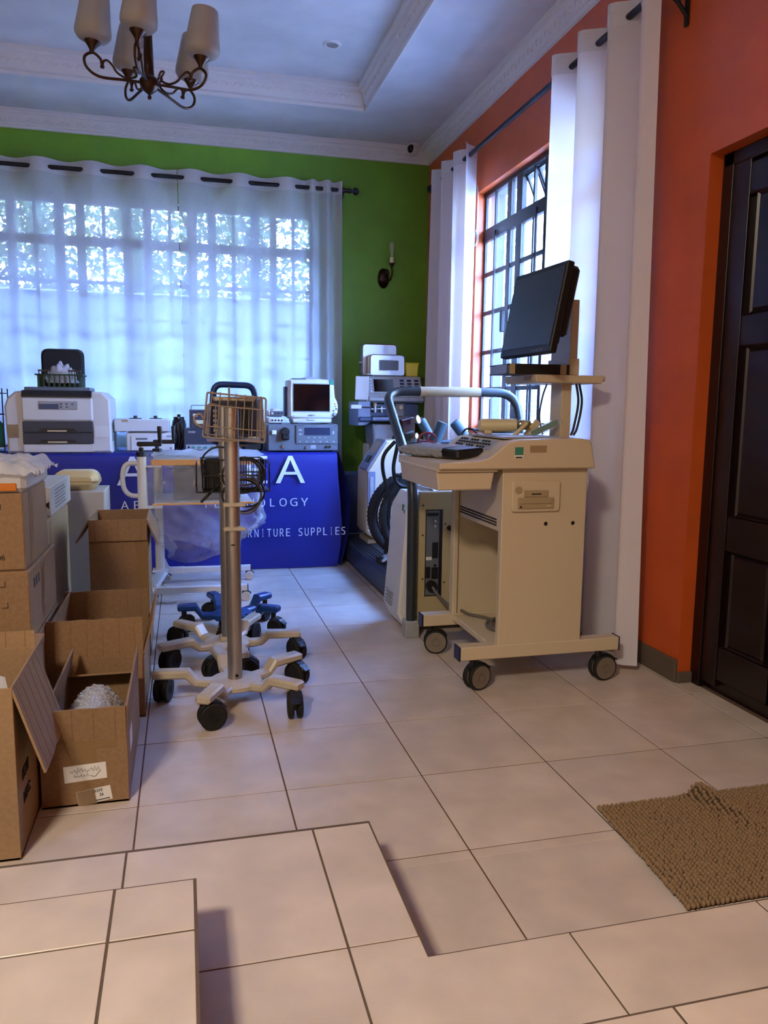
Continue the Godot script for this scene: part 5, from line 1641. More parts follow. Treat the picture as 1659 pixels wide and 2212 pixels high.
	var l2 := part(t, "shipping_label", Bx(Basis(Vector3.BACK, 0.14), Vector3(-0.256, 0.026, -2.1194)).box(Vector3.ZERO, Vector3(0.088, 0.040, 0.0008)), "paper")
	var bc := Bx(Basis(Vector3.BACK, 0.14), Vector3(-0.256, 0.026, -2.1188))
	for k in 11:
		bc.bb(-0.004 + k * 0.0026, -0.004 + k * 0.0026 + 0.0008 + 0.0007 * (k % 2), 0.008, 0.017, 0, 0.0003)
	bc.bb(0.0, 0.038, -0.016, -0.0135, 0, 0.0003)
	part(l2, "barcode", bc, "ink")
	write(l2, "24", Vector3(-0.238, 0.028, -2.1186), 0.010, 0.008, "ink")
	part(l2, "tape_patch", Bx(Basis(Vector3.BACK, 0.14), Vector3(-0.276, 0.022, -2.1186)).box(Vector3.ZERO, Vector3(0.046, 0.042, 0.0008)), "tape")
	part(t, "sealing_tape", B().bb(-0.345, -0.195, 0.160, 0.181, -2.1198, -2.1190).bb(-0.30, -0.248, 0.118, 0.181, -2.1198, -2.1192), "tape")
	part(t, "side_label", B().bb(-0.1668, -0.1658, 0.10, 0.16, -2.29, -2.21), "paper")
	bubble_wrap()
	# f) open box behind it
	t = wthing("cardboard_box", "wide open cardboard box with raised flaps behind the labelled box", "box", Vector3(-0.29, 0, -2.95))
	open_box(t, -0.462, -0.150, -3.16, -2.715, 0.0, 0.215, [["f", 0.140, -3.0], ["b", 0.140, -2.0], ["l", 0.140, -8.0], ["r", 0.140, 16.0]], "card0")
	# g) tall open box
	t = wthing("cardboard_box", "tall open cardboard box with its front flap folded down", "box", Vector3(-0.275, 0, -3.57))
	open_box(t, -0.392, -0.158, -3.74, -3.40, 0.0, 0.595, [["f", 0.090, 172.0], ["l", 0.11, 150.0], ["r", 0.12, 158.0]], "card0")
	part(t, "corner_tape", B().bb(-0.206, -0.157, 0.02, 0.50, -3.4000, -3.3990), "tape")
	# h) tall closed box and white boxes behind
	t = wthing("cardboard_box", "tall pale cardboard box standing behind the left stack", "box", Vector3(-0.66, 0, -3.50))
	part(t, "body", B().bb(-0.80, -0.52, 0, 0.622, -3.78, -3.22, 0.004), "card3")
	part(t, "side_sticker", B().bb(-0.5202, -0.5192, 0.28, 0.40, -3.33, -3.305), "paper")
	part(t, "side_tape", B().bb(-0.5202, -0.5192, 0.44, 0.615, -3.31, -3.25), "tape")
	t = wthing("white_carton", "white carton with black print lying on the tall pale box", "box", Vector3(-0.62, 0.6225, -3.62))
	part(t, "body", B().bb(-0.72, -0.522, 0.623, 0.742, -3.90, -3.33, 0.003), "white_box")
	part(t, "print_mark", B().prism(V([-0.572, 0.655, -0.545, 0.670, -0.527, 0.655, -0.527, 0.685, -0.545, 0.672, -0.572, 0.685]), -3.3302, -3.3294), "ink")
	var ln := B()
	for k in 6:
		ln.bb(-0.5222, -0.5214, 0.645 + k * 0.014, 0.650 + k * 0.014, -3.74 + 0.03 * (k % 2), -3.45)
	part(t, "small_print", ln, "mid_grey").set_meta("kind", "stuff")
	t = wthing("white_carton", "plain grey-white carton standing beside the tall open box", "box", Vector3(-0.45, 0, -4.10))
	part(t, "body", B().bb(-0.585, -0.382, 0, 0.652, -4.30, -4.0, 0.004), "white_box")
	t = wthing("ivory_case", "smooth ivory pill-shaped case on the grey-white carton", "case", Vector3(-0.50, 0.6525, -4.12))
	part(t, "shell", B().prism(rrect(-0.62, 0.653, -0.41, 0.748, 0.046, 8), -4.20, -4.03, 0.03), "ivory")
	part(t, "seam", B().prism(rrect(-0.6215, 0.694, -0.4085, 0.698, 0.0019, 1), -4.2005, -4.0285, 0.0), "cream_dark")
	part(t, "latch", B().bb(-0.413, -0.404, 0.688, 0.706, -4.13, -4.09, 0.002), "ivory")

func bubble_wrap() -> void:
	var n := FastNoiseLite.new()
	n.seed = 31
	n.frequency = 4.0
	var P := []
	var bub := []
	for i in 17:
		var row := []
		for j in 17:
			var u := j / 16.0 * 2 - 1
			var v := i / 16.0 * 2 - 1
			var d := sqrt(u * u * 0.9 + v * v * 0.6)
			var p := Vector3(u * 0.082, 0.12 * maxf(0.0, 1.0 - d * d * 0.8) + 0.018 * n.get_noise_2d(u * 1.4, v * 1.4), v * 0.19)
			row.append(p)
		P.append(row)
	var t := wthing("bubble_wrap", "clear bubble wrap round an item inside the labelled open box", "bubble wrap", Vector3(-0.278, 0.112, -2.36))
	part(t, "sheet", Sh.new().grid(P), "film_milky")
	var s := Sh.new()
	for i in 30:
		for j in 18:
			var a := (i + 0.5 * (j % 2)) / 30.0 * 16.0
			var b := (j + 0.5) / 18.0 * 16.0
			var p: Vector3 = P[mini(16, int(a))][mini(16, int(b))]
			var q: Vector3 = P[mini(16, int(a) + 1)][mini(16, int(b) + 1)]
			s.sphere(p.lerp(q, (fmod(a, 1.0) + fmod(b, 1.0)) * 0.5) + Vector3(0, 0.001, 0), Vector3(0.0035, 0.0025, 0.0035), 6, 4)
	part(t, "bubbles", s, "film").set_meta("kind", "stuff")

# ---------------------------------------------------------------- back right corner
func build_machines() -> void:
	var F := Vector3.BACK
	# ---- treadmill
	var t := wthing("treadmill", "grey treadmill with cream motor hood and curved handlebar", "treadmill", Vector3(1.38, 0, -4.4))
	part(t, "deck_frame", B().prism(V([1.066, 0.03, 1.69, 0.03, 1.69, 0.15, 1.675, 0.165, 1.08, 0.165, 1.066, 0.15]), -5.42, -3.60, 0.006), "slate")
	part(t, "belt", B().bb(1.17, 1.60, 0.160, 0.172, -5.38, -3.72, 0.003), "belt")
	for k in 4:
		part(t, "foot_strip", B().bb(1.084 + k * 0.021, 1.096 + k * 0.021, 0.163, 0.171, -5.36, -3.74, 0.003), "black")
	for q in [[1.10, -5.35], [1.66, -5.35], [1.10, -3.7], [1.66, -3.7]]:
		part(t, "foot", B().lathe([Vector2(0, 0), Vector2(0.022, 0), Vector2(0.022, 0.032), Vector2(0, 0.033)], 12, Vector3(q[0], 0, q[1])), "rubber")
	# hood: left face leans out towards the floor
	var hood := B()
	var hp := [Vector3(0.905, 0.10, 0), Vector3(0.945, 0.600, 0), Vector3(0.985, 0.668, 0), Vector3(1.56, 0.668, 0), Vector3(1.56, 0.03, 0), Vector3(0.94, 0.03, 0)]
	var hv := PackedVector2Array()
	for p in hp:
		hv.append(Vector2(p.x + 0.06, p.y))
	hood.prism(hv, -3.76, -3.475, 0.012)
	part(t, "motor_hood", hood, "white_plastic", "pale motor hood")
	var hs := B()
	for k in 5:
		hs.bb(0.957 + k * 0.001, 0.985, 0.115 + k * 0.016, 0.118 + k * 0.016, -3.70, -3.58)
	part(t, "vent_groove", hs, "pale_grey")
	part(t, "maker_sticker", B().bb(1.003, 1.008, 0.585, 0.615, -3.56, -3.54).bb(1.003, 1.008, 0.572, 0.592, -3.535, -3.515), "label_teal")
	var rp := part(t, "rear_panel", B().bb(1.055, 1.50, 0.06, 0.685, -3.476, -3.455, 0.004), "beige_panel")
	part(rp, "connector_plate", B().bb(1.088, 1.172, 0.185, 0.600, -3.456, -3.4535), "dark")
	part(rp, "connector_face", B().bb(1.092, 1.155, 0.19, 0.595, -3.4545, -3.4515), "mid_grey")
	for q in [[1.135, 0.545], [1.135, 0.522]]:
		part(rp, "round_jack", B().tube([Vector3(q[0], q[1], -3.452), Vector3(q[0], q[1], -3.446)], 0.006, 12), "pale_grey")
	part(rp, "fuse_holder", B().tube([Vector3(1.136, 0.335, -3.452), Vector3(1.136, 0.335, -3.444)], 0.006, 12), "dark")
	part(rp, "serial_port", B().bb(1.122, 1.150, 0.370, 0.445, -3.452, -3.448), "black")
	part(rp, "socket", B().bb(1.120, 1.152, 0.270, 0.325, -3.452, -3.446, 0.002), "black")
	part(rp, "rocker_switch", B().bb(1.091, 1.112, 0.275, 0.328, -3.452, -3.445, 0.002), "black")
	part(rp, "paper_tag", B().bb(1.092, 1.105, 0.360, 0.376, -3.4515, -3.4505).bb(1.107, 1.120, 0.360, 0.376, -3.4515, -3.4505), "paper")
	part(rp, "cable_gland", B().tube([Vector3(1.118, 0.238, -3.452), Vector3(1.118, 0.238, -3.430)], 0.026, 18), "black")
	part(rp, "slot_cover", B().bb(1.094, 1.15, 0.570, 0.585, -3.4525, -3.450), "dark")
	part(rp, "screw_knob", B().tube([Vector3(1.205, 0.512, -3.456), Vector3(1.205, 0.512, -3.425)], 0.012, 12), "dark")
	for q in [[1.075, 0.62], [1.075, 0.48], [1.078, 0.27], [1.185, 0.53], [1.185, 0.25]]:
		part(rp, "screw", B().tube([Vector3(q[0], q[1], -3.456), Vector3(q[0], q[1], -3.452)], 0.004, 8), "dark")
	# handlebar
	var pts := bent([Vector3(1.018, 0.075, -3.437), Vector3(1.018, 0.74, -3.437), Vector3(1.018, 1.155, -3.97), Vector3(1.745, 1.155, -3.97), Vector3(1.745, 0.72, -3.76), Vector3(1.65, 0.17, -3.80)], 0.11, 8)
	part(t, "handlebar", B().tube(pts, 0.0235, 16), "grip_grey")
	part(t, "handle_grip", B().cyl(Vector3(1.205, 1.155, -3.97), Vector3(1.540, 1.155, -3.97), 0.0262, -1, 20), "cream_dark", "cream foam grip")
	part(t, "post_bracket", B().prism(rrect(0.985, 0.0, 1.052, 0.080, 0.008), -3.478, -3.405, 0.004), "pale_grey")
	part(t, "tape_scrap", B().bb(1.56, 1.60, 1.122, 1.131, -3.975, -3.965), "paper")
	# clamp box on the post
	t = wthing("clamp_box", "dark red clamp box with a chrome knob on the handlebar post", "clamp", Vector3(1.10, 0.96, -3.83))
	part(t, "box", Bx(Basis(Vector3(0.3, 1, 0.4).normalized(), 0.5), Vector3(1.075, 0.985, -3.80)).box(Vector3.ZERO, Vector3(0.085, 0.075, 0.07), 0.004), "maroon")
	part(t, "lower_box", Bx(Basis(Vector3(0.3, 1, 0.4).normalized(), 0.6), Vector3(1.085, 0.925, -3.80)).box(Vector3.ZERO, Vector3(0.07, 0.06, 0.06), 0.004), "black")
	part(t, "knob", B().tube([Vector3(1.10, 1.00, -3.785), Vector3(1.125, 1.01, -3.76), Vector3(1.126, 1.011, -3.758), Vector3(1.134, 1.014, -3.750)], [0.012, 0.012, 0.021, 0.021], 16), "steel")
	part(t, "lower_knob", B().tube([Vector3(1.11, 0.93, -3.785), Vector3(1.13, 0.932, -3.76)], [0.014, 0.014], 14), "steel")
	part(t, "strap", B().tube(curve([Vector3(1.05, 0.935, -3.74), Vector3(1.0, 0.92, -3.74), Vector3(1.04, 0.96, -3.78)], 5), 0.004, 6), "black")
	# ---- wheelchair folded on the treadmill
	t = wthing("wheelchair", "folded wheelchair with black knobbly tyres standing on the treadmill", "wheelchair", Vector3(1.33, 0.1725, -4.4))
	var wc := [Vector3(1.300, 0.432, -4.46), Vector3(1.345, 0.432, -4.36)]
	for c in wc:
		var R := 0.232
		var w := B()
		var ring := []
		for k in 40:
			var a := TAU * k / 40.0
			ring.append(c + Vector3(cos(a), sin(a), 0) * R)
		w.tube(ring, 0.026, 10, true)
		var ty := part(t, "tyre", w, "rubber")
		var kn := B()
		for k in 64:
			var a := TAU * k / 64.0
			for s in [-1.0, 0.0, 1.0]:
				var d := Vector3(cos(a), sin(a), 0)
				kn.at(Transform3D(Basis(Vector3(-sin(a), cos(a), 0), Vector3(0, 0, 1), d), -cur + c + d * (R + 0.0235 - 0.007 * absf(s)) + Vector3(0, 0, s * 0.015)))
				kn.box(Vector3.ZERO, Vector3(0.012, 0.009, 0.008))
		part(ty, "tread_block", kn, "rubber").set_meta("kind", "stuff")
		var rim := B()
		ring = []
		for k in 32:
			var a := TAU * k / 32.0
			ring.append(c + Vector3(cos(a), sin(a), 0) * (R - 0.03))
		rim.tube(ring, 0.008, 8, true)
		part(t, "rim", rim, "gunmetal")
		var sp := B()
		for k in 16:
			var a := TAU * k / 16.0
			sp.tube([c + Vector3(cos(a + 0.3), sin(a + 0.3), 0) * 0.02, c + Vector3(cos(a), sin(a), 0) * (R - 0.03)], 0.0014, 4)
		part(t, "spoke", sp, "gunmetal").set_meta("kind", "stuff")
		part(t, "wheel_hub", B().tube([c - Vector3(0, 0, 0.03), c + Vector3(0, 0, 0.03)], 0.022, 14), "dark")
	part(t, "frame_tube", B().tube(bent([Vector3(1.165, 0.88, -4.30), Vector3(1.095, 0.80, -4.32), Vector3(1.10, 0.70, -4.33), Vector3(1.15, 0.56, -4.34), Vector3(1.13, 0.22, -4.36)], 0.06), 0.011, 10), "gunmetal")
	part(t, "frame_tube", B().tube(bent([Vector3(1.17, 0.87, -4.26), Vector3(1.145, 0.72, -4.28), Vector3(1.175, 0.62, -4.28), Vector3(1.40, 0.62, -4.28)], 0.06), 0.011, 10), "gunmetal")
	part(t, "frame_tube", B().tube([Vector3(1.16, 0.69, -4.27), Vector3(1.32, 0.665, -4.24)], 0.011, 10), "gunmetal")
	part(t, "seat_sling", B().bb(1.19, 1.62, 0.855, 0.885, -4.40, -4.30, 0.01), "dark")
	part(t, "foot_plate", Bx(Basis(Vector3.BACK, 0.5), Vector3(1.135, 0.205, -4.34)).box(Vector3.ZERO, Vector3(0.09, 0.012, 0.10), 0.004), "pale_grey")
	part(t, "rubber_foot", B().lathe([Vector2(0, 0.1725), Vector2(0.024, 0.1725), Vector2(0.022, 0.205), Vector2(0, 0.206)], 14, Vector3(1.092, 0, -4.34)), "rubber")
	for g in [[Vector3(1.335, 0.875, -4.12), Vector3(1.265, 1.005, -4.14), 0.026], [Vector3(1.30, 0.86, -4.02), Vector3(1.345, 0.995, -4.00), 0.030], [Vector3(1.54, 0.885, -4.12), Vector3(1.455, 0.995, -4.13), 0.030]]:
		var a: Vector3 = g[0]
		var b: Vector3 = g[1]
		part(t, "grip", B().tube([a, a.lerp(b, 0.05), a.lerp(b, 0.95), b], [g[2] * 0.8, g[2], g[2], g[2] * 0.85], 16), "teal_grip", "grey-blue padded grip")
		part(t, "grip_stub", B().tube([a + (a - b) * 0.45, a], 0.012, 10), "dark")
	var hw := []
	for k in 28:
		var a := TAU * k / 28.0
		hw.append(Vector3(1.262 + 0.048 * cos(a), 0.892 + 0.048 * sin(a), -4.0 + 0.01 * cos(a)))
	part(t, "hand_wheel", B().tube(hw, 0.006, 8, true).tube([hw[0], hw[14]], 0.005, 6).tube([hw[7], hw[21]], 0.005, 6), "red", "red hand wheel")
	part(t, "red_lever", B().tube([Vector3(1.262, 0.86, -4.01), Vector3(1.32, 0.95, -4.03)], 0.014, 10), "red")
	t = wthing("white_cable", "white cable coiled by the treadmill post", "cable", Vector3(1.10, 0.66, -3.62))
	for k in 4:
		var loop := []
		for j in 22:
			var a := TAU * j / 22.0
			loop.append(Vector3(1.115 + 0.060 * cos(a), 0.690 + 0.016 * sin(a) - 0.022 * cos(a) + 0.006 * k, -3.62 + 0.03 * sin(a)))
		part(t, "loop", B().tube(loop, 0.0032, 6, true), "white_plastic")
	part(t, "lead", B().tube(curve([Vector3(1.06, 0.71, -3.62), Vector3(1.04, 0.80, -3.60), Vector3(1.06, 0.90, -3.58)], 6), 0.003, 6), "black")
	# ---- cabinet unit standing on the treadmill deck
	t = wthing("slanted_cabinet", "cream cabinet with sloping control strip on the treadmill deck", "cabinet", Vector3(1.35, 0.1725, -5.05))
	part(t, "body", B().prism(V([1.145, 0.26, 1.150, 0.66, 1.275, 0.855, 1.57, 0.855, 1.57, 0.20, 1.22, 0.20, 1.165, 0.23]), -5.22, -4.93, 0.012), "cream")
	part(t, "skirt", B().bb(1.16, 1.56, 0.1725, 0.20, -5.20, -4.95, 0.004), "cream_dark")
	var sd := Vector3(0.125, 0.195, 0).normalized()
	var sn := Vector3(-sd.y, sd.x, 0)
	part(t, "control_strip", Bx(Basis(sd, sn, Vector3.BACK), Vector3(1.212, 0.757, -5.05)).box(Vector3(0, 0.006, 0.02), Vector3(0.235, 0.012, 0.22), 0.004), "lilac_metal")
	part(t, "strip_recess", Bx(Basis(sd, sn, Vector3.BACK), Vector3(1.212, 0.757, -5.05)).box(Vector3(0.05, 0.012, 0.02), Vector3(0.09, 0.006, 0.15), 0.002), "cream_dark")
	part(t, "strip_switch", Bx(Basis(sd, sn, Vector3.BACK), Vector3(1.212, 0.757, -5.05)).box(Vector3(-0.04, 0.014, 0.02), Vector3(0.05, 0.010, 0.10), 0.002), "dark")
	part(t, "side_grip", B().bb(1.150, 1.205, 0.42, 0.655, -4.936, -4.922, 0.004), "lilac_metal")
	part(t, "grip_slot", B().bb(1.166, 1.190, 0.46, 0.62, -4.923, -4.918, 0.002), "pale_grey")
	t = wthing("grey_case", "plain blue-grey case on the floor behind the treadmill", "case", Vector3(1.23, 0.0, -5.66))
	part(t, "case_body", B().bb(1.13, 1.285, 0.0, 0.585, -5.80, -5.52, 0.006), "blue_grey")
	part(t, "case_strip", B().bb(1.13, 1.285, 0.10, 0.155, -5.522, -5.516, 0.002), "pale_grey")
	# ---- anaesthesia-type machine in the corner
	t = wthing("anaesthesia_machine", "grey and blue medical console with dark screen in the back corner", "medical console", Vector3(1.47, 0, -5.62))
	part(t, "column", B().prism(V([1.32, 0.05, 1.64, 0.05, 1.64, 0.95, 1.318, 0.95, 1.33, 0.80, 1.345, 0.70]), -5.76, -5.50, 0.01), "pale_grey")
	part(t, "side_rib", B().bb(1.298, 1.318, 0.62, 0.80, -5.72, -5.58, 0.006), "cream")
	part(t, "base", B().bb(1.29, 1.67, 0.0, 0.06, -5.80, -5.46, 0.01), "mid_grey")
	part(t, "work_surface", B().bb(1.205, 1.68, 0.965, 1.0, -5.78, -5.43, 0.01), "blue_grey")
	part(t, "surface_rail", B().tube([Vector3(1.30, 0.985, -5.425), Vector3(1.68, 0.985, -5.425)], 0.014, 12), "lilac_metal")
	part(t, "side_cheek", B().at(Transform3D(Basis(), -cur)).prism(V([1.198, 1.108, 1.29, 1.108, 1.30, 0.97, 1.27, 0.945, 1.24, 0.936, 1.199, 0.936]), -5.76, -5.46, 0.006), "lilac_metal")
	part(t, "valve_bay", B().bb(1.29, 1.675, 1.0, 1.098, -5.76, -5.54, 0.006), "blue_grey")
	part(t, "valve_panel", B().bb(1.50, 1.56, 1.005, 1.095, -5.545, -5.53, 0.002), "pale_grey")
	part(t, "valve_knob", knob(Vector3(1.53, 1.068, -5.532), F, 0.018, 0.03), "ivory")
	part(t, "manifold", B().tube([Vector3(1.31, 1.055, -5.52), Vector3(1.42, 1.058, -5.52)], 0.010, 10).tube([Vector3(1.34, 1.03, -5.52), Vector3(1.34, 1.08, -5.52)], 0.012, 10).tube([Vector3(1.39, 1.03, -5.52), Vector3(1.39, 1.075, -5.52)], 0.009, 10), "steel")
	part(t, "flow_cap", B().tube([Vector3(1.34, 1.075, -5.52), Vector3(1.34, 1.098, -5.52)], 0.013, 12), "ivory")
	# console with a sloping face
	var con := B().at(Transform3D(Basis(Vector3(0, 0, 1), Vector3.UP, Vector3(-1, 0, 0)), -cur))
	con.prism(V([-5.78, 1.10, -5.50, 1.10, -5.47, 1.115, -5.47, 1.135, -5.505, 1.16, -5.565, 1.285, -5.58, 1.292, -5.78, 1.292]), -1.695, -1.285, 0.006)
	part(t, "console", con, "pale_grey")
	var fd := Vector3(0, 0.125, -0.060).normalized()
	var cb := Basis(Vector3.RIGHT, fd, Vector3.RIGHT.cross(fd))
	var co := Vector3(1.49, 1.2225, -5.535)
	part(t, "console_face", Bx(cb, co).box(Vector3(0, 0, 0.002), Vector3(0.395, 0.128, 0.006), 0.002), "pale_grey")
	part(t, "screen", Bx(cb, co).box(Vector3(-0.085, -0.002, 0.006), Vector3(0.145, 0.098, 0.004), 0.001), "screen_black")
	for i in 3:
		for j in 3:
			part(t, "display_window", Bx(cb, co).box(Vector3(0.055 + i * 0.055, 0.040 - j * 0.026, 0.006), Vector3(0.032, 0.016, 0.004), 0.001), "navy")
	for j in 5:
		part(t, "side_key", Bx(cb, co).box(Vector3(-0.178, 0.045 - j * 0.024, 0.006), Vector3(0.014, 0.014, 0.003), 0.001), "white_plastic")
	part(t, "side_door", Bx(Basis(Vector3.UP, -0.25) * Basis(Vector3.BACK, -0.03), Vector3(1.238, 1.202, -5.50)).box(Vector3.ZERO, Vector3(0.094, 0.166, 0.018), 0.004), "white_plastic")
	part(t, "side_cover", B().bb(1.27, 1.288, 1.105, 1.288, -5.74, -5.49, 0.004), "white_plastic")
	part(t, "gas_block", B().bb(1.148, 1.225, 1.056, 1.084, -5.47, -5.44, 0.003), "white_plastic")
	part(t, "gas_tube", B().cyl(Vector3(1.225, 1.068, -5.455), Vector3(1.30, 1.066, -5.46), 0.005), "dark")
	# steel cases on top
	t = wthing("steel_case", "large polished steel case standing on the corner console", "steel case", Vector3(1.41, 1.2925, -5.70), "steel cases on the console")
	part(t, "case_body", B().prism(rrect(1.278, 1.2925, 1.545, 1.530, 0.028), -5.77, -5.68, 0.008), "steel")
	part(t, "clasp", B().bb(1.258, 1.29, 1.390, 1.396, -5.70, -5.685, 0.001), "white_plastic")
	t = wthing("steel_case", "smaller polished steel case with a window on the corner console", "steel case", Vector3(1.445, 1.2925, -5.62), "steel cases on the console")
	part(t, "case_body", B().prism(rrect(1.315, 1.2925, 1.580, 1.448, 0.026), -5.66, -5.585, 0.007), "steel")
	part(t, "window_pane", B().prism(rrect(1.387, 1.336, 1.527, 1.404, 0.006), -5.588, -5.5825, 0.001), "mid_grey")
	part(t, "window_rim", B().tube(bent([Vector3(1.385, 1.334, -5.583), Vector3(1.529, 1.334, -5.583), Vector3(1.529, 1.406, -5.583), Vector3(1.385, 1.406, -5.583), Vector3(1.385, 1.334, -5.583)], 0.008), 0.0025, 6), "steel")
	part(t, "clasp", B().bb(1.292, 1.322, 1.300, 1.306, -5.58, -5.56, 0.001), "white_plastic")
	t = wthing("yellow_tub", "yellow plastic sharps tub beside the steel cases", "tub", Vector3(1.638, 1.2925, -5.64))
	part(t, "tub_body", B().prism(V([1.594, 1.2925, 1.682, 1.2925, 1.690, 1.392, 1.586, 1.392]), -5.69, -5.60, 0.006), "yellow_tub")
	part(t, "tub_rim", B().bb(1.583, 1.692, 1.386, 1.394, -5.695, -5.595, 0.003), "yellow_tub")

# ---------------------------------------------------------------- cream computer cart
func build_cart() -> void:
	var t := wthing("computer_cart", "large cream computer cart on four grey-hubbed casters", "cart", Vector3(1.30, 0, -2.93))
	# feet rails and floor plate
	for z in [[-2.740, -2.683], [-3.215, -3.158]]:
		var rl := part(t, "foot_rail", B().bb(0.992, 1.660, 0.126, 0.178, z[0], z[1], 0.003), "cream")
		part(rl, "end_cap", B().bb(0.986, 0.994, 0.124, 0.180, z[0] - 0.001, z[1] + 0.001, 0.002), "navy")
		part(rl, "end_cap", B().bb(1.658, 1.664, 0.124, 0.180, z[0] - 0.001, z[1] + 0.001, 0.002), "navy")
	part(t, "floor_plate", B().bb(1.125, 1.49, 0.150, 0.174, -3.16, -2.738, 0.002), "cream")
	for q in [[1.052, -2.711, 0.35], [1.585, -2.711, 0.1], [1.035, -3.187, -0.25], [1.585, -3.187, 0.4]]:
		caster(t, Vector3(q[0], 0, q[1]), 0.126, PI / 2 + q[2], 0.052, "wheel_grey", q[1] > -3.0, 0.020)
	# side panels, box under the desk
	part(t, "side_panel", B().bb(1.145, 1.492, 0.174, 0.852, -2.722, -2.690, 0.003), "cream")
	part(t, "side_panel", B().bb(1.145, 1.492, 0.174, 0.852, -3.205, -3.175, 0.003), "cream")
	part(t, "corner_post", B().bb(1.125, 1.147, 0.174, 0.852, -3.205, -3.16, 0.003), "cream")
	part(t, "back_panel", B().bb(1.47, 1.49, 0.174, 0.852, -3.176, -2.721, 0.002), "cream")
	var ub := part(t, "computer_box", B().bb(1.150, 1.47, 0.610, 0.852, -3.174, -2.723, 0.003), "cream")
	var hl := B()
	for r in 3:
		for k in 44:
			var z := -3.155 + k * 0.0093
			hl.bb(1.1485, 1.1505, 0.628 + r * 0.011, 0.635 + r * 0.011, z, z + 0.005)
	part(ub, "vent_hole", hl, "dark").set_meta("kind", "stuff")
	# drive bay plate
	var bay := part(t, "drive_plate", B().prism(rrect(1.180, 0.690, 1.376, 0.806, 0.010), -2.692, -2.680, 0.003), "cream")
	part(bay, "blank_button", B().tube([Vector3(1.204, 0.774, -2.681), Vector3(1.204, 0.774, -2.676)], 0.0135, 18), "cream_dark")
	part(bay, "floppy_drive", B().bb(1.226, 1.325, 0.746, 0.772, -2.683, -2.676, 0.002), "cream_dark")
	part(bay, "floppy_slot", B().bb(1.256, 1.295, 0.756, 0.760, -2.677, -2.6745), "dark")
	var cd := part(bay, "disc_drive", B().bb(1.202, 1.349, 0.702, 0.744, -2.683, -2.675, 0.002), "cream_dark")
	part(cd, "disc_tray", B().bb(1.210, 1.341, 0.721, 0.738, -2.677, -2.672, 0.002), "cream_dark")
	part(cd, "tray_button", B().bb(1.320, 1.336, 0.709, 0.715, -2.676, -2.672, 0.001), "cream")
	part(cd, "indicator", B().tube([Vector3(1.214, 0.710, -2.677), Vector3(1.214, 0.710, -2.673)], 0.004, 8), "dark")
	for x in [1.325, 1.438]:
		part(t, "plug", B().at(Transform3D(Basis(), -cur)).sphere(Vector3(x, 0.642, -2.691), Vector3(0.0085, 0.0085, 0.004), 12, 6), "black")
	# desk top: side profile swept across
	var desk := V([0.888, 0.853, 0.888, 0.876, 1.03, 0.884, 1.075, 0.893, 1.105, 0.914, 1.150, 0.952, 1.20, 0.960, 1.44, 0.966, 1.478, 0.960, 1.488, 0.945, 1.506, 0.856, 1.49, 0.853])
	part(t, "desk_top", B().prism(desk, -3.225, -2.660, 0.005), "cream")
	part(t, "tray_lip", B().bb(0.882, 1.118, 0.843, 0.853, -3.20, -2.675, 0.002), "cream")
	part(t, "keyboard_drawer", B().prism(V([0.893, 0.775, 1.098, 0.775, 1.110, 0.844, 0.884, 0.844]), -3.18, -2.685, 0.005), "cream")
	# key rows on the slope
	var sl := Vector3(0.045, 0.038, 0).normalized()
	var sb := Basis(sl, Vector3(-sl.y, sl.x, 0), Vector3.BACK)
	var kp := part(t, "key_panel", Bx(sb, Vector3(1.129, 0.934, -2.95)).box(Vector3(0, 0.001, 0), Vector3(0.052, 0.004, 0.42), 0.001), "pale_grey")
	for i in 3:
		for j in 12:
			if j % 4 == 3 and i != 1:
				continue
			part(kp, "key", Bx(sb, Vector3(1.129, 0.934, -2.95)).box(Vector3(-0.016 + i * 0.016, 0.005, -0.17 + j * 0.030), Vector3(0.010, 0.006, 0.014), 0.002), "dark")
	part(t, "green_sticker", B().bb(1.176, 1.209, 0.905, 0.934, -2.6605, -2.6590), "label_teal")
	part(t, "paper_sticker", B().bb(1.175, 1.209, 0.893, 0.905, -2.6605, -2.6590), "paper")
	part(t, "sticker_print", B().bb(1.179, 1.205, 0.894, 0.899, -2.6595, -2.6585), "ink")
	part(t, "tape_piece", B().bb(1.236, 1.302, 0.914, 0.940, -2.6605, -2.6590), "tape")
	part(t, "desk_plate", B().bb(1.165, 1.40, 0.960, 0.968, -3.12, -2.74, 0.002), "pale_grey")
	# mast, shelf
	part(t, "mast", B().prism(rrect(1.487, 0.955, 1.530, 1.18, 0.005), -3.02, -2.92, 0.002), "cream")
	part(t, "monitor_shelf", B().prism(V([1.352, 1.176, 1.628, 1.176, 1.642, 1.194, 1.642, 1.208, 1.342, 1.208, 1.342, 1.190]), -3.17, -2.86, 0.004), "cream")
	part(t, "shelf_badge", Bx(Basis(Vector3(0, 0, -1), Vector3.UP, Vector3(1, 0, 0)), Vector3(1.341, 1.194, -2.93)).box(Vector3.ZERO, Vector3(0.07, 0.015, 0.004), 0.002), "cream_dark")
	part(t, "shelf_tab", B().prism(rrect(1.638, 1.186, 1.664, 1.208, 0.006), -2.90, -2.895), "cream")
	part(t, "monitor_bracket", Bx(Basis(Vector3(0, 0, 1), Vector3.UP, Vector3(-1, 0, 0)), Vector3.ZERO).prism(V([-3.07, 1.2085, -2.90, 1.2085, -2.90, 1.505, -2.95, 1.505, -3.045, 1.36, -3.07, 1.30]), -1.540, -1.506, 0.003), "cream")
	part(t, "bracket_foot", B().bb(1.498, 1.545, 1.2085, 1.276, -3.08, -2.892, 0.003), "cream")
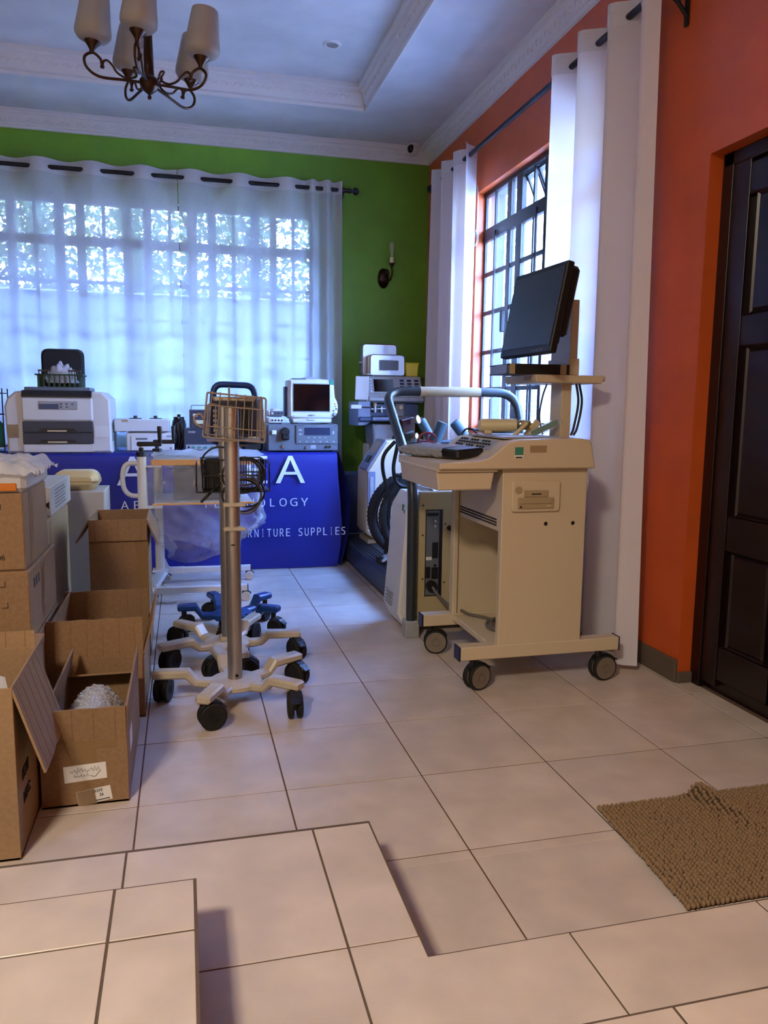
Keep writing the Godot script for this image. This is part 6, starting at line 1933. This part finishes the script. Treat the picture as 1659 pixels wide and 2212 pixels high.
	for k in 2:
		part(t, "mast_cable", B().tube(curve([Vector3(1.565 + k * 0.014, 1.178, -2.95), Vector3(1.578 + k * 0.016, 1.10, -2.95), Vector3(1.562 + k * 0.016, 1.0, -2.95), Vector3(1.55 + k * 0.012, 0.967, -2.95)], 6), 0.005, 8), "black")
	part(t, "mast_cable", B().tube(curve([Vector3(1.458, 1.176, -3.0), Vector3(1.440, 1.12, -3.0), Vector3(1.430, 1.04, -3.0), Vector3(1.448, 0.968, -3.0)], 6), 0.0035, 8), "black")
	# ---- flat monitor, turned to the left and tilted back
	var m := wthing("flat_monitor", "black flat-panel computer monitor tilted back on the cart shelf", "monitor", Vector3(1.45, 1.26, -2.90))
	var u := Vector3(0.033, 0.004, 0.373)
	var v := Vector3(0.062, 0.327, -0.045)
	var c := Vector3(1.283, 1.280, -2.849)  # middle of the lower edge
	var bu := u.normalized()
	var bn := -bu.cross(v).normalized()
	if bn.x > 0:
		bn = -bn
	var bv := bn.cross(bu)
	if bv.y < 0:
		bv = -bv
	var hb := Basis(bu, bv, bu.cross(bv))
	var sgn := 1.0 if hb.z.dot(bn) > 0 else -1.0
	part(m, "bezel", Bx(hb, c).box(Vector3(0, 0.167, -0.012 * sgn), Vector3(0.386, 0.336, 0.030), 0.004), "black")
	part(m, "screen", Bx(hb, c).box(Vector3(0, 0.172, 0.003 * sgn), Vector3(0.358, 0.288, 0.004), 0.001), "screen_matte")
	part(m, "back_shell", Bx(hb, c).box(Vector3(0.0, 0.20, -0.048 * sgn), Vector3(0.350, 0.26, 0.045), 0.012), "black")
	part(m, "vesa_block", Bx(hb, c).box(Vector3(0.0, 0.17, -0.088 * sgn), Vector3(0.13, 0.13, 0.05), 0.006), "black")
	for k in 5:
		part(m, "button", Bx(hb, c).box(Vector3((0.06 + k * 0.018), 0.012, 0.004 * sgn), Vector3(0.010, 0.005, 0.003), 0.001), "mid_grey")
	part(m, "side_vent", Bx(hb, c).box(Vector3(0.194, 0.06, -0.02 * sgn), Vector3(0.002, 0.05, 0.012)), "dark")
	# ---- thick book under the monitor
	var b := wthing("thick_book", "thick dark green book lying on the monitor shelf", "book", Vector3(1.375, 1.2085, -2.98))
	part(b, "cover", B().bb(1.236, 1.492, 1.2085, 1.2125, -3.083, -2.872, 0.001).bb(1.236, 1.492, 1.2445, 1.2485, -3.083, -2.872, 0.001).bb(1.236, 1.492, 1.210, 1.247, -2.878, -2.872, 0.001), "green_cover")
	part(b, "page_block", B().bb(1.240, 1.488, 1.2126, 1.2444, -3.078, -2.879), "lilac_metal")
	for q in [[1.236, 1.258], [1.452, 1.478]]:
		part(b, "spine_band", B().bb(q[0], q[1], 1.2088, 1.2482, -2.8728, -2.8712), "cream_dark", "tan spine band")
	part(b, "paper_wrap", Bx(Basis(Vector3.UP, 0.0), Vector3(1.2352, 1.2285, -2.95)).box(Vector3.ZERO, Vector3(0.0012, 0.034, 0.10)), "lilac_metal")
	# ---- things on the desk
	t = wthing("wrapped_battery_pack", "dark battery pack in shiny clear film on the cart keyboard area", "package", Vector3(0.985, 0.8845, -2.95))
	var wb := Basis(Vector3.UP, 0.33) * Basis(Vector3.BACK, 0.045)
	part(t, "pack", Bx(wb, Vector3(0.985, 0.905, -2.94)).box(Vector3.ZERO, Vector3(0.130, 0.036, 0.37), 0.007), "dark")
	var n := FastNoiseLite.new()
	n.seed = 17
	n.frequency = 9.0
	n.fractal_octaves = 2
	var P := []
	for i in 25:
		var row := []
		for j in 33:
			var s := i / 24.0
			var a := TAU * j / 32.0
			var k2 := pow(pow(absf(cos(a)), 5.0) + pow(absf(sin(a)), 5.0), -0.2)
			var p := Vector3(0.071 * cos(a) * k2, 0.0215 * sin(a) * k2, lerpf(-0.205, 0.095, s))
			p *= Vector3(1, 1, 1) + Vector3(0.09, 0.22, 0) * n.get_noise_3d(p.x * 8, p.y * 8 + 3, p.z * 5)
			if s < 0.1:
				p *= Vector3(0.93, 0.6, 1)
			row.append(p)
		P.append(row)
	part(t, "film", Bx(wb, Vector3(0.985, 0.9065, -2.94)).grid(P), "film_shiny", "shiny clear film")
	t = wthing("probe_body", "cream cylindrical probe lying on the cart desk", "probe", Vector3(1.30, 0.9685, -3.02))
	part(t, "barrel", B().tube([Vector3(1.19, 1.003, -3.06), Vector3(1.195, 1.003, -3.06), Vector3(1.31, 1.005, -3.02), Vector3(1.335, 1.006, -3.01)], [0.022, 0.0275, 0.0275, 0.026], 18), "ivory")
	part(t, "foot", B().bb(1.205, 1.235, 0.9685, 0.985, -3.06, -3.03, 0.003), "ivory")
	part(t, "knob", B().at(Transform3D(Basis(), -cur)).sphere(Vector3(1.348, 1.010, -3.0), Vector3(0.019, 0.019, 0.019), 14, 9), "steel")
	part(t, "collar", B().tube([Vector3(1.355, 1.008, -2.995), Vector3(1.375, 1.006, -2.975)], 0.020, 16), "cream_dark")
	part(t, "clip_jaw", Bx(Basis(Vector3.BACK, 0.75), Vector3(1.315, 0.990, -2.93)).box(Vector3.ZERO, Vector3(0.085, 0.014, 0.022), 0.005), "ivory")
	part(t, "clip_jaw", Bx(Basis(Vector3.BACK, 0.85), Vector3(1.385, 0.992, -2.97)).box(Vector3.ZERO, Vector3(0.085, 0.030, 0.010), 0.004), "ivory")
	part(t, "holder_plate", Bx(Basis(Vector3.BACK, 0.0), Vector3(1.415, 1.012, -3.0)).box(Vector3.ZERO, Vector3(0.06, 0.006, 0.04), 0.002), "pale_grey")
	t = wthing("green_ruler", "green translucent ruler-like strip leaning on the cart mast", "ruler", Vector3(1.42, 0.9685, -2.93))
	part(t, "strip", Bx(Basis(Vector3.BACK, 0.42), Vector3(1.420, 0.997, -2.925)).box(Vector3.ZERO, Vector3(0.125, 0.024, 0.006), 0.002), "label_teal")
	part(t, "sleeve", Bx(Basis(Vector3.BACK, 0.42), Vector3(1.425, 0.998, -2.925)).box(Vector3.ZERO, Vector3(0.155, 0.034, 0.012), 0.003), "film")
	t = wthing("black_mouse_cable", "thin black cable curled on the cart desk", "cable", Vector3(1.17, 0.9605, -3.12))
	part(t, "strand", B().tube(curve([Vector3(1.14, 0.962, -3.14), Vector3(1.165, 0.985, -3.15), Vector3(1.19, 0.984, -3.14), Vector3(1.20, 0.968, -3.11)], 6), 0.004, 8), "black")
	# ---- power cord from the treadmill panel to the cart floor plate
	t = wthing("extension_lead", "grey power cord from the treadmill panel curled on the cart base", "cord", Vector3(1.28, 0.1745, -3.0))
	part(t, "cord", B().tube(curve([Vector3(1.120, 0.235, -3.43), Vector3(1.136, 0.205, -3.40), Vector3(1.150, 0.185, -3.30), Vector3(1.17, 0.186, -3.19), Vector3(1.19, 0.1815, -3.12), Vector3(1.235, 0.1815, -3.06), Vector3(1.262, 0.1815, -2.98), Vector3(1.245, 0.1815, -2.89), Vector3(1.205, 0.1815, -2.87), Vector3(1.195, 0.185, -2.93), Vector3(1.225, 0.193, -2.97), Vector3(1.275, 0.192, -2.93), Vector3(1.270, 0.188, -2.84), Vector3(1.215, 0.186, -2.83), Vector3(1.200, 0.196, -2.89), Vector3(1.240, 0.206, -2.95), Vector3(1.31, 0.198, -2.93), Vector3(1.34, 0.1815, -2.85)], 7), 0.0068, 8), "cord_grey")

# ---------------------------------------------------------------- last small things
func build_small_things() -> void:
	# chenille mat on the right
	var t := wthing("chenille_mat", "brown chenille floor mat with a raised wrinkle at the right", "mat", Vector3(1.38, 0, -1.55))
	var h := func(x: float, z: float) -> float:
		var r1 := exp(-pow((x - 1.36 - (z + 1.8) * 0.30) / 0.030, 2.0)) * 0.034 * smoothstep(-1.50, -1.80, z)
		var r2 := exp(-pow((x - 1.09) / 0.03, 2.0) - pow((z + 1.50) / 0.07, 2.0)) * 0.008
		return r1 + r2
	var P := []
	for i in 31:
		var row := []
		for j in 41:
			var s := j / 40.0
			var q := i / 30.0
			var x0 := lerpf(1.062, 1.034, q)
			var x := lerpf(x0, 1.80, s)
			var z := lerpf(-1.775, -1.345, q)
			row.append(Vector3(x, 0.0075 + h.call(x, z), z))
		P.append(row)
	part(t, "backing", B().grid(P), "mat_base")
	var nub := Sh.new().sphere(Vector3.ZERO, Vector3(0.0068, 0.0078, 0.0048), 7, 5).mesh()
	var mm := MultiMesh.new()
	mm.transform_format = MultiMesh.TRANSFORM_3D
	mm.mesh = nub
	var tr := []
	var rows := 42
	for i in rows:
		var q := i / float(rows - 1)
		var z := lerpf(-1.772, -1.348, q)
		var x := lerpf(1.064, 1.036, q)
		while x < 1.80:
			var jx := x + rng.randf_range(-0.0015, 0.0015)
			var jz := z + rng.randf_range(-0.0016, 0.0016)
			tr.append(Transform3D(Basis.from_euler(Vector3(rng.randf_range(-0.4, 0.4), rng.randf() * 3.0, rng.randf_range(-0.4, 0.4))), Vector3(jx, 0.0115 + h.call(jx, jz), jz) - cur))
			x += 0.0125
	mm.instance_count = tr.size()
	for i in tr.size():
		mm.set_instance_transform(i, tr[i])
	var mi := MultiMeshInstance3D.new()
	mi.name = "pile"
	mi.multimesh = mm
	mi.material_override = M["mat_fibre"]
	mi.set_meta("kind", "stuff")
	t.add_child(mi)
